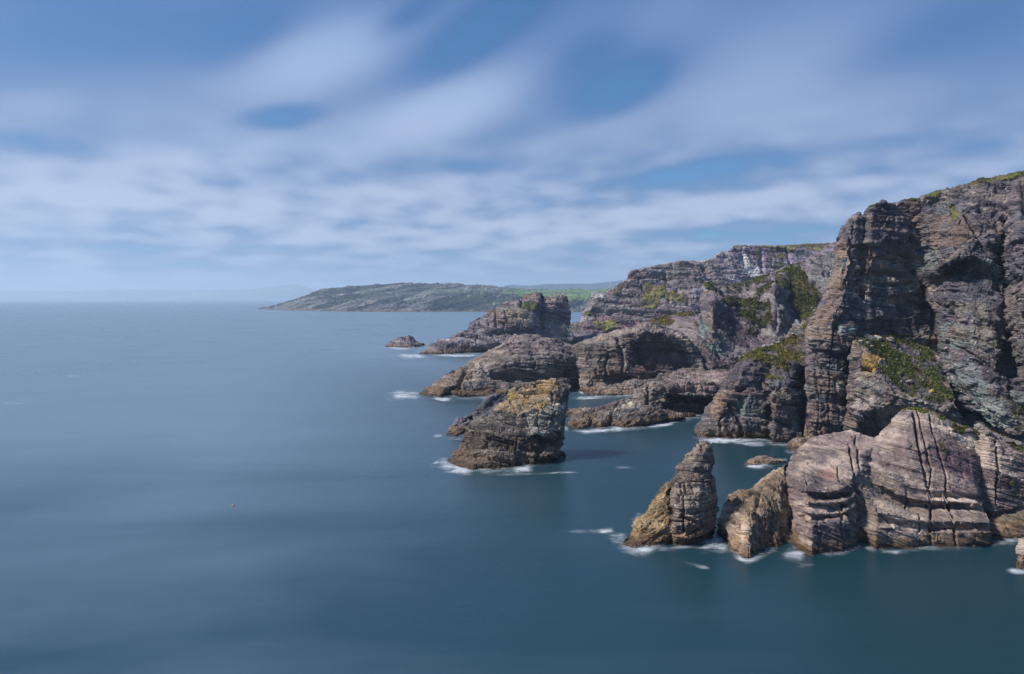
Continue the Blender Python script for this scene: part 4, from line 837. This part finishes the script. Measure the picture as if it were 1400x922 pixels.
# foam: thin sheets of white water lying on the sea
def foam():
    V = []; Fc = []; A = []; k = 0
    pats = list(FOAM)
    for r in SHORE:
        if r[0][1] < 460 or min(q[1] for q in r) < 472: sc_ = .5
        else: sc_ = min(1.0, (r[len(r)//2][1] - 408) / 200)
        pats.append(([(x, y + 1.4 * sc_) for x, y in r], 5.0 * sc_, .5))
    for (pts, w, al) in pats:      # pts: centre line in picture pixels on the water; w half width px (vertical); al alpha
        nl = 40; nw = 10
        q = np.array(pts, float); d = np.concatenate([[0], np.cumsum(np.hypot(*np.diff(q, axis=0).T))]); t = np.linspace(0, d[-1], nl)
        cx = np.interp(t, d, q[:, 0]); cy = np.interp(t, d, q[:, 1])
        tx = np.gradient(cx); ty = np.gradient(cy); ln = np.hypot(tx, ty); nxn = -ty / ln; nyn = tx / ln
        b = len(V); k += 1
        for i in range(nl):
            for j in range(nw + 1):
                o = (j / nw * 2 - 1)
                x = cx[i] + nxn[i] * o * w * 2.0; y = cy[i] + nyn[i] * o * w * 1.45
                D = wd(y); V.append(((x - CX) / F * D, D, .02 + .006 * k))
                u = i / (nl - 1)
                A.append(al * (1 - o * o) ** 1.3 * min(1, u * 3.2, (1 - u) * 3.2) ** 1.2)
        for i in range(nl - 1):
            for j in range(nw):
                a = b + i * (nw + 1) + j; Fc.append((a, a + 1, a + nw + 2, a + nw + 1))
    me = bpy.data.meshes.new('foam'); me.from_pydata(V, [], Fc); me.update()
    at = me.attributes.new('al', 'FLOAT', 'POINT'); at.data.foreach_set('value', np.array(A, np.float32))
    m, nt, out = newmat('foam_water')
    ta = N(nt, 'ShaderNodeAttribute', attribute_name='al'); tc = N(nt, 'ShaderNodeTexCoord')
    mp = N(nt, 'ShaderNodeMapping'); mp.inputs['Scale'].default_value = (.35, .5, 1)
    n = N(nt, 'ShaderNodeTexNoise'); n.inputs['Scale'].default_value = .40; n.inputs['Detail'].default_value = 4; n.inputs['Distortion'].default_value = 1.0; n.inputs['Roughness'].default_value = .6
    nt.links.new(tc.outputs['Object'], mp.inputs['Vector']); nt.links.new(mp.outputs['Vector'], n.inputs['Vector'])
    mr = N(nt, 'ShaderNodeMapRange'); mr.inputs['From Min'].default_value = .36; mr.inputs['From Max'].default_value = .70
    nt.links.new(n.outputs['Fac'], mr.inputs['Value'])
    s1 = N(nt, 'ShaderNodeMath', operation='ADD'); nt.links.new(ta.outputs['Fac'], s1.inputs[0]); nt.links.new(mr.outputs['Result'], s1.inputs[1])
    s2 = N(nt, 'ShaderNodeMapRange', interpolation_type='SMOOTHSTEP'); s2.inputs['From Min'].default_value = .35; s2.inputs['From Max'].default_value = 2.3; nt.links.new(s1.outputs[0], s2.inputs['Value'])
    mu = N(nt, 'ShaderNodeMath', operation='MULTIPLY'); nt.links.new(ta.outputs['Fac'], mu.inputs[0]); mu.inputs[1].default_value = 1.3; mu.use_clamp = True
    m3 = N(nt, 'ShaderNodeMath', operation='MULTIPLY'); nt.links.new(mu.outputs[0], m3.inputs[0]); nt.links.new(s2.outputs['Result'], m3.inputs[1]); mu = m3
    bs = N(nt, 'ShaderNodeBsdfPrincipled'); bs.inputs['Base Color'].default_value = (.72, .78, .84, 1); bs.inputs['Roughness'].default_value = .7
    nt.links.new(mu.outputs[0], bs.inputs['Alpha']); nt.links.new(bs.outputs[0], out.inputs['Surface'])
    me.materials.append(m)
    tag(link('foam', me), 'soft white foam washing round the feet of the rocks', 'foam', kind='stuff')
FOAM = [
 ([(832,742),(856,746),(880,751),(905,752)],9,.75),([(826,738),(846,736),(862,732)],7,.6),([(860,748),(880,752),(900,752)],3.5,.9),([(812,727),(845,725)],3,.9),([(757,725),(790,727),(835,728)],2.5,.5),
 ([(862,716),(872,706),(880,700)],4,.4),([(880,750),(920,750),(960,745)],4,.6),([(945,742),(972,744),(1004,745)],10,.75),([(978,730),(985,745),(1000,755)],6,.8),([(925,768),(950,774),(985,781)],3,.6),([(1000,757),(1020,768),(1040,766)],3.5,.7),
 ([(1062,752),(1085,757),(1110,764)],9,.75),([(1195,755),(1215,755),(1240,755)],3,.7),([(1345,744),(1370,742),(1400,738)],5,.7),([(1372,778),(1390,782),(1410,782)],4,.8),([(1085,775),(1120,772)],3,.4),
 ([(584,637),(606,638),(636,644),(660,648)],8,.8),([(588,640),(600,630),(615,628)],2.5,.6),([(694,643),(712,643),(734,640)],4.5,.8),([(655,648),(690,650),(745,648),(775,647)],2,.4),([(740,649),(765,647),(795,647)],1.6,.6),([(765,620),(795,620)],2,.5),([(835,639),(870,641)],2,.5),
 ([(590,596),(608,597)],3,.5),([(604,598),(625,600),(640,599)],2.5,.6),
 ([(520,543),(555,541),(588,541)],5.5,.8),([(535,536),(560,537)],2.5,.6),([(585,543),(605,547),(625,546)],2.5,.9),([(640,546),(690,546)],2,.5),
 ([(536,486),(560,487),(590,488)],2.5,.9),([(575,484),(620,487),(670,486)],1.8,.9),([(540,490),(575,491)],1.6,.5),([(518,474),(545,477),(570,477)],1.8,.8),
 ([(775,545),(800,545),(835,543)],2.5,.8),([(790,534),(800,538)],3,.8),([(775,588),(800,591),(850,588)],3,.8),([(765,586),(780,588)],3,.7),([(870,587),(900,583),(935,576)],3,.9),([(830,588),(855,588)],3,.9),
 ([(940,598),(970,603),(1010,604),(1050,603)],3.5,1.0),([(975,602),(1000,605)],3,.8),([(1005,606),(1030,609),(1055,608)],2.5,.9),([(1012,636),(1030,639),(1052,638)],2.5,.9),([(1062,632),(1080,627)],2.5,.6),([(1070,617),(1090,621)],2,.5),
 ([(87,515),(115,516)],2,.35),([(170,533),(198,534)],2,.3),([(0,551),(40,553)],2,.3),([(110,560),(170,570),(220,578)],1.6,.22),([(470,650),(520,645)],5,.2),
]
foam()

# ================================================================== SMALL THINGS
def simple_mat(name, c, rough=.6):
    m, nt, out = newmat(name)
    bs = N(nt, 'ShaderNodeBsdfPrincipled'); bs.inputs['Base Color'].default_value = (*c, 1); bs.inputs['Roughness'].default_value = rough
    n = N(nt, 'ShaderNodeTexNoise'); n.inputs['Scale'].default_value = 6
    bp = N(nt, 'ShaderNodeBump'); bp.inputs['Strength'].default_value = .1
    nt.links.new(n.outputs['Fac'], bp.inputs['Height']); nt.links.new(bp.outputs['Normal'], bs.inputs['Normal'])
    nt.links.new(bs.outputs[0], out.inputs['Surface']); return m

def lathe(prof, n=16):
    V = []; Fc = []
    for r, z in prof:
        for i in range(n):
            a = 6.28318 * i / n; V.append((r * math.cos(a), r * math.sin(a), z))
    for j in range(len(prof) - 1):
        for i in range(n):
            a = j * n + i; b = j * n + (i + 1) % n; Fc.append((a, b, b + n, a + n))
    Fc.append(tuple(range(n))[::-1]); Fc.append(tuple(range((len(prof) - 1) * n, len(prof) * n)))
    return V, Fc

def mesh_obj(name, V, Fc, mat, parent=None, smooth=True):
    me = bpy.data.meshes.new(name); me.from_pydata(V, [], Fc); me.update()
    if smooth: me.polygons.foreach_set('use_smooth', np.ones(len(me.polygons), bool))
    me.materials.append(mat); return link(name, me, parent)

D = wd(692)
bu = empty('buoy', ((319 - CX) / F * D, D, 0), label='tiny salmon red fishing buoy floating alone on the open sea', cat='buoy')
V, Fc = lathe([(.01, -.3), (.2, -.26), (.33, -.1), (.36, .05), (.33, .2), (.2, .34), (.08, .4)])
mesh_obj('float', V, Fc, simple_mat('buoy_paint', (.75, .16, .12), .5), bu)
V, Fc = lathe([(.05, .38), (.05, .52), (.02, .55)], 8)
mesh_obj('neck', V, Fc, simple_mat('buoy_neck', (.7, .66, .6), .5), bu)

# gulls perched on the spire: found by casting down onto it
def gull():
    V = []; Fc = []
    prof = [(-.34, .01, .30), (-.22, .05, .30), (-.08, .10, .30), (.05, .11, .32), (.14, .08, .38), (.18, .05, .46), (.22, .055, .50), (.27, .03, .49), (.33, .008, .47)]
    n = 10
    for x, r, z in prof:
        for i in range(n):
            a = 6.28318 * i / n; V.append((x, r * math.cos(a), z + r * math.sin(a)))
    for j in range(len(prof) - 1):
        for i in range(n):
            a = j * n + i; b = j * n + (i + 1) % n; Fc.append((a, b, b + n, a + n))
    Fc.append(tuple(range(n))[::-1]); Fc.append(tuple(range((len(prof) - 1) * n, len(prof) * n)))
    return V, Fc
def wing(sy):
    V = [(.08, sy * .10, .40), (-.12, sy * .115, .38), (-.36, sy * .03, .33), (-.14, sy * .10, .28), (.06, sy * .12, .30)]
    V2 = [(x, y + sy * .02, z) for x, y, z in V]
    Fc = [(0, 1, 2, 3, 4), (9, 8, 7, 6, 5)] + [(i, (i + 1) % 5, 5 + (i + 1) % 5, 5 + i) for i in range(5)]
    return V + V2, Fc
white = simple_mat('white_feather', (.75, .75, .73)); grey = simple_mat('grey_feather', (.3, .32, .35)); leg_m = simple_mat('leg_skin', (.5, .3, .1))
dg = bpy.context.evaluated_depsgraph_get()
bpy.context.view_layer.update()
GL = ['white gull perched highest on the tip of the pointed sea stack', 'white gull perched at the left edge of the pointed stack tip', 'white gull perched at the right edge of the pointed stack tip', 'second white gull from the left on the pointed stack tip']
spots = [(964, 602, 1, 0), (957, 604, -1, 1), (972, 606, 1, 2), (960, 603, -1, 3)]
from mathutils import Vector
def raycast_px(x, y):
    o = Vector((0, 0, H)); d = Vector(((x - CX) / F, 1, (HY - y) / F)).normalized()
    ok, loc, nrm, idx, ob, mt = sc.ray_cast(bpy.context.evaluated_depsgraph_get(), o, d, distance=5000)
    return loc if ok and ob.name != 'sea' else None
src = None
for x, y, dr, li in spots:
    loc = None
    for dy in range(0, 12):
        loc = raycast_px(x, y + dy)
        if loc is not None and loc.y < 190: break
        loc = None
    if loc is None: continue
    if src is None:
        b = empty('gull', loc, label=GL[li], cat='bird', group='gulls on the pointed stack')
        V, Fc = gull(); mesh_obj('torso', V, Fc, white, b)
        for sy in (-1, 1):
            V, Fc = wing(sy); mesh_obj('wing', V, Fc, grey, b, False)
            V, Fc = lathe([(.012, -.05), (.012, .26)], 6); mesh_obj('leg', [(vx, vy + sy * .045, vz) for vx, vy, vz in V], Fc, leg_m, b)
        src = b
    else:
        b = src.copy(); col.objects.link(b); b.location = loc; b['label'] = GL[li]
        for ch in list(src.children):
            c = ch.copy(); col.objects.link(c); c.parent = b
    b.rotation_euler.z = 0.4 if dr > 0 else 2.7

# loose stones lying on the ledges, set down by dropping them on the rock
def stone_mesh(seed, c):
    import bmesh
    bm = bmesh.new(); bmesh.ops.create_icosphere(bm, subdivisions=3, radius=1)
    co_ = np.array([v.co[:] for v in bm.verts])
    v1, _, e1 = chisel(co_[:, 0] * 1.1 + 9, co_[:, 1] * 1.1, co_[:, 2] * 1.3, seed)
    r = 1 + .38 * v1 + .08 * vn(co_[:, 0] * 3, co_[:, 1] * 3, co_[:, 2] * 3, seed)
    co_ = co_ * r[:, None] * np.array([1.15, .85, .62])
    for v, q in zip(bm.verts, co_): v.co = q
    me = bpy.data.meshes.new('stone'); bm.to_mesh(me); bm.free()
    n = len(me.vertices); a = me.attributes.new('Col', 'FLOAT_COLOR', 'POINT')
    c4 = np.ones((n, 4), np.float32); c4[:, :3] = lin(c) * (1 + .15 * vn(co_[:, 0] * 2, co_[:, 1] * 2, co_[:, 2] * 2, seed))[:, None]; a.data.foreach_set('color', c4.ravel())
    a = me.attributes.new('sbed', 'FLOAT', 'POINT'); a.data.foreach_set('value', (co_[:, 2] * 4).astype(np.float32))
    me.materials.append(STONE_MAT); return me
STONE_MAT = rock_mat('stone_rock', .12)
PALE = [stone_mesh(k, c) for k, c in enumerate([(160, 152, 142), (140, 132, 126), (172, 164, 152)])]
DARK = [stone_mesh(k + 5, c) for k, c in enumerate([(118, 110, 108), (104, 98, 98), (134, 126, 120)])]
def put_stones(spots, meshes, label, group, cat='stone', name='stone'):
    for k, (x, y, r) in enumerate(spots):
        loc = raycast_px(x, y)
        if loc is None: continue
        o = bpy.data.objects.new(name, meshes[k % len(meshes)]); col.objects.link(o)
        size = r * loc.y / F
        o.location = loc + Vector((0, 0, size * .25)); o.scale = (size, size, size); o.rotation_euler = (random.uniform(-.3, .3), random.uniform(-.3, .3), random.uniform(0, 6.28))
        tag(o, label, cat, group)
put_stones([(1217,467,6.5)], PALE[1:], 'largest pale boulder at the top of the green ledge under the cliff', None, 'boulder', 'boulder')
put_stones([(1199,464,6)], PALE, 'pointed pale boulder at the top left of the green ledge', None, 'boulder', 'boulder')
put_stones([(1244,523,4.6)], DARK[2:], 'rounded grey boulder low on the green ledge', None, 'boulder', 'boulder')
put_stones([(1274,536,4)], [stone_mesh(12, (176, 140, 66))], 'yellow lichen covered boulder at the lower tip of the green ledge', None, 'boulder', 'boulder')
put_stones([(1186,470,3),(1192,474,2.4),(1177,467,2.6),(1206,474,2.5),(1230,478,1.8),(1226,492,1.6),(1236,500,1.8),(1232,522,2),(1256,500,1.3),(1262,520,1.5),(1242,486,1.2)], PALE, 'small pale stone lying in the grass of the green ledge', 'pale stones on the green ledge')
put_stones([(1045,474,3),(1050,474,3.4),(1056,472,2.4),(1064,469,2.6),(1078,461,3.4),(1084,457,2.4),(1031,479,1.8),(1090,452,2),(1017,487,1.8),(1114,425,1.8),(1108,432,1.6),(1110,421,1.5)], PALE, 'pale stone sitting on the grassy crest of the spur', 'pale stones along the crest of the spur')
put_stones([(1246,547,3.5),(1252,545,3),(1257,549,3.6),(1250,552,3),(1262,546,2.6),(1243,552,2.4),(1266,552,2.6)], PALE, 'pale broken rock piled at the peak of the pinkish outcrop', 'pale rubble at the outcrop peak')
put_stones([(1290,562,7),(1305,570,8),(1318,560,6),(1312,548,5),(1330,572,7),(1340,585,6),(1325,590,5),(1298,556,5),(1322,546,4.5),(1350,592,5),(1280,560,4.5),(1392,608,6),(1378,603,4.5),(1336,558,4)], DARK, 'dark grey block wedged between the outcrop and the overhanging cliff', 'dark blocks in the gully behind the outcrop', 'boulder', 'boulder')

# ================================================================== HAZE
def haze():
    x0, x1, y0, y1, z0, z1 = -45500, 45500, -500, 45500, -7, HAZE_TOP
    V = [(x, y, z) for z in (z0, z1) for y in (y0, y1) for x in (x0, x1)]
    Fc = [(0, 2, 3, 1), (4, 5, 7, 6), (0, 1, 5, 4), (2, 6, 7, 3), (0, 4, 6, 2), (1, 3, 7, 5)]
    me = bpy.data.meshes.new('haze'); me.from_pydata(V, [], Fc); me.update()
    m, nt, out = newmat('haze_air')
    v = N(nt, 'ShaderNodeVolumePrincipled'); v.inputs['Color'].default_value = (.66, .82, 1, 1); v.inputs['Density'].default_value = HAZE_D; v.inputs['Anisotropy'].default_value = .2
    nt.links.new(v.outputs[0], out.inputs['Volume']); me.materials.append(m)
    tag(link('haze', me), 'thin pale blue sea haze over the water', 'haze', kind='stuff')
HAZE_TOP = 900; HAZE_D = 7e-5
haze()

# ================================================================== SKY, SUN, CAMERA
SUN_AZ = -94    # degrees from straight ahead (+Y), negative = left
SUN_EL = 47
w = bpy.data.worlds.new('World'); sc.world = w; w.use_nodes = True
nt = w.node_tree; bg = nt.nodes['Background']; wo = nt.nodes['World Output']
sky = N(nt, 'ShaderNodeTexSky', sky_type='NISHITA'); sky.sun_disc = False
sky.sun_elevation = math.radians(SUN_EL); sky.sun_rotation = math.radians(SUN_AZ)
sky.air_density = 1.0; sky.dust_density = 0.6; sky.ozone_density = 2.0; sky.altitude = 50
tc = N(nt, 'ShaderNodeTexCoord')
nrm = N(nt, 'ShaderNodeVectorMath', operation='NORMALIZE'); nt.links.new(tc.outputs['Generated'], nrm.inputs[0])
sp = N(nt, 'ShaderNodeSeparateXYZ'); nt.links.new(nrm.outputs[0], sp.inputs[0])
def M(op, a, b=None, c=None, clamp=False):
    n = N(nt, 'ShaderNodeMath', operation=op); n.use_clamp = clamp
    for i, q in enumerate((a, b, c)):
        if q is None: continue
        if isinstance(q, (int, float)): n.inputs[i].default_value = q
        else: nt.links.new(q, n.inputs[i])
    return n.outputs[0]
az = M('ARCTAN2', sp.outputs['X'], sp.outputs['Y'])
el = M('ARCSINE', sp.outputs['Z'])
# cloud sheet coordinates: where the line of sight meets a flat layer
zc = M('ADD', M('MAXIMUM', sp.outputs['Z'], 0.0), 0.10)
cxn = M('DIVIDE', sp.outputs['X'], zc); cyn = M('DIVIDE', sp.outputs['Y'], zc)
cmb = N(nt, 'ShaderNodeCombineXYZ'); nt.links.new(cxn, cmb.inputs[0]); nt.links.new(cyn, cmb.inputs[1])
def cnoise(rot, sx, sy, scale, det, rough, dist=0.0, off=(0, 0, 0)):
    mp = N(nt, 'ShaderNodeMapping'); mp.inputs['Rotation'].default_value = (0, 0, math.radians(rot)); mp.inputs['Scale'].default_value = (sx, sy, 1); mp.inputs['Location'].default_value = off
    nt.links.new(cmb.outputs[0], mp.inputs['Vector'])
    n = N(nt, 'ShaderNodeTexNoise'); n.inputs['Scale'].default_value = scale; n.inputs['Detail'].default_value = det; n.inputs['Roughness'].default_value = rough; n.inputs['Distortion'].default_value = dist
    nt.links.new(mp.outputs['Vector'], n.inputs['Vector']); return n.outputs['Fac']
na = cnoise(-35, 1.0, .4, 1.3, 2, .4, .2)
nb_ = cnoise(10, 1.0, 1.0, 1.1, 3, .45, .2, (3, 1, 0))
def blob(px_, py_, rx, ry, ang, amp):
    """soft patch of cloud (amp>0) or clear sky (amp<0) at a compass bearing and height"""
    a0 = math.atan2(px_ - CX, F); e0 = math.atan2(HY - py_, math.hypot(F, px_ - CX))
    sx = rx / F * math.cos(a0) ** 2; sy = ry / F * math.cos(a0)
    ca, sa = math.cos(math.radians(ang)), math.sin(math.radians(ang))
    da = M('SUBTRACT', az, a0); de = M('SUBTRACT', el, e0)
    u = M('ADD', M('MULTIPLY', da, ca / sx), M('MULTIPLY', de, sa / sx))
    v = M('ADD', M('MULTIPLY', da, -sa / sy), M('MULTIPLY', de, ca / sy))
    r2 = M('ADD', M('MULTIPLY', u, u), M('MULTIPLY', v, v))
    return M('MULTIPLY', M('EXPONENT', M('MULTIPLY', r2, -1.0)), amp)
BLOBS = [
 (440, 80, 115, 42, 22, .95), (610, 150, 120, 36, 20, 1.0), (300, 205, 230, 40, 12, .35), (100, 255, 160, 45, 10, .45), (230, 120, 120, 40, 20, .15),
 (1050, 110, 170, 70, 15, .40), (1180, 160, 170, 50, 10, .30), (880, 298, 280, 20, 4, .6), (600, 262, 240, 22, 3, .5), (330, 290, 260, 24, 0, .5),
 (1100, 262, 180, 14, 6, .40), (900, 20, 90, 36, 20, .15), (40, 150, 80, 34, 15, .20), (560, 330, 380, 14, 0, .4), (780, 190, 110, 22, 15, .25),
 (675, 30, 95, 24, 32, -1.05), (850, 118, 62, 26, 20, -1.05), (330, 45, 80, 30, 25, -.45), (385, 160, 55, 15, 10, -.8), (945, 235, 120, 13, 6, -.9),
 (1180, 205, 150, 14, 5, -.1), (130, 50, 170, 50, 15, -.30), (1330, 40, 130, 70, 0, -.15), (1010, 322, 170, 14, 0, -.5), (560, 20, 50, 14, 30, -.4), (640, 228, 80, 12, 0, -.30), (70, 195, 90, 18, 5, -.25),
 (800, 80, 60, 24, 25, -.35), (1250, 60, 120, 30, 10, -.15), (200, 340, 220, 10, 0, -.3),
]
cov = M('ADD', M('MULTIPLY', M('SUBTRACT', na, .5), .35), M('MULTIPLY', M('SUBTRACT', nb_, .5), .45))
cov = M('ADD', cov, .50)
for b in BLOBS: cov = M('ADD', cov, blob(*b))
# denser towards the horizon where the layer is seen edge on
pv = N(nt, 'ShaderNodeCombineXYZ'); nt.links.new(M('MULTIPLY', az, 15.0), pv.inputs[0]); nt.links.new(M('MULTIPLY', M('POWER', M('MAXIMUM', el, 0.0001), .55), 32.0), pv.inputs[1])
pn = N(nt, 'ShaderNodeTexNoise'); pn.inputs['Scale'].default_value = 1.0; pn.inputs['Detail'].default_value = 3; pn.inputs['Roughness'].default_value = .35; nt.links.new(pv.outputs[0], pn.inputs['Vector'])
pw = M('EXPONENT', M('MULTIPLY', M('POWER', M('DIVIDE', M('SUBTRACT', el, .09), .10), 2.0), -1.0))
cov = M('ADD', cov, M('MULTIPLY', M('MULTIPLY', M('SUBTRACT', pn.outputs['Fac'], .5), 2.3), pw))
hz = M('EXPONENT', M('MULTIPLY', M('MAXIMUM', el, 0.0), -9.0))
cov = M('ADD', cov, M('MULTIPLY', hz, .3))
cov_s = N(nt, 'ShaderNodeMapRange', interpolation_type='SMOOTHSTEP'); cov_s.inputs['From Min'].default_value = -.45; cov_s.inputs['From Max'].default_value = .85
nt.links.new(cov, cov_s.inputs['Value'])
ccol = N(nt, 'ShaderNodeMixRGB'); ccol.inputs[1].default_value = (1.3, 2.8, 6.1, 1); ccol.inputs[2].default_value = (7.6, 8.6, 11.2, 1)
br = N(nt, 'ShaderNodeMapRange', interpolation_type='SMOOTHSTEP'); br.inputs['From Min'].default_value = .1; br.inputs['From Max'].default_value = 1.45
nt.links.new(cov, br.inputs['Value']); nt.links.new(br.outputs['Result'], ccol.inputs[0])
elr = N(nt, 'ShaderNodeMapRange', interpolation_type='SMOOTHSTEP'); elr.inputs['From Min'].default_value = .08; elr.inputs['From Max'].default_value = .42; elr.inputs['To Min'].default_value = 0.0; elr.inputs['To Max'].default_value = 1.0
nt.links.new(el, elr.inputs['Value'])
tn_ = N(nt, 'ShaderNodeMixRGB'); tn_.inputs[1].default_value = (1, 1, 1, 1); tn_.inputs[2].default_value = (.56, .72, .90, 1); nt.links.new(elr.outputs['Result'], tn_.inputs[0])
csc = N(nt, 'ShaderNodeVectorMath', operation='MULTIPLY'); nt.links.new(ccol.outputs[0], csc.inputs[0]); nt.links.new(tn_.outputs[0], csc.inputs[1])
mx = N(nt, 'ShaderNodeMixRGB')
tint = N(nt, 'ShaderNodeMixRGB', blend_type='MULTIPLY'); tint.inputs[0].default_value = 1; tint.inputs[2].default_value = (.36, 1.02, 1.5, 1)
nt.links.new(sky.outputs[0], tint.inputs[1])
nt.links.new(tint.outputs[0], mx.inputs[1]); nt.links.new(csc.outputs[0], mx.inputs[2]); nt.links.new(M('MULTIPLY', cov_s.outputs['Result'], .92), mx.inputs[0])
nt.links.new(mx.outputs[0], bg.inputs['Color']); bg.inputs['Strength'].default_value = 0.056

sl = bpy.data.lights.new('sun', 'SUN'); sl.energy = 4.4; sl.angle = math.radians(9); sl.color = (1, .93, .84)
so = bpy.data.objects.new('sun', sl); col.objects.link(so)
a_, e_ = math.radians(SUN_AZ), math.radians(SUN_EL)
d = Vector((math.sin(a_) * math.cos(e_), math.cos(a_) * math.cos(e_), math.sin(e_)))
so.rotation_euler = d.to_track_quat('Z', 'Y').to_euler(); so.location = (-100, 50, 300)

cam = bpy.data.cameras.new('camera'); cam.lens = 24; cam.sensor_width = 36; cam.sensor_fit = 'HORIZONTAL'
cam.shift_y = -(HY - 461) / 1400 * -1
cam.clip_start = .5; cam.clip_end = 200000
co = bpy.data.objects.new('camera', cam); co.location = (0, 0, H); co.rotation_euler = (math.pi / 2, 0, 0); col.objects.link(co); sc.camera = co

vs_ = sc.view_settings; vs_.view_transform = 'Standard'; vs_.look = 'None'; vs_.gamma = 1; vs_.use_curve_mapping = False; vs_.exposure = 0.36
sc.cycles.use_denoising = True
sc.cycles.max_bounces = 6; sc.cycles.volume_bounces = 1
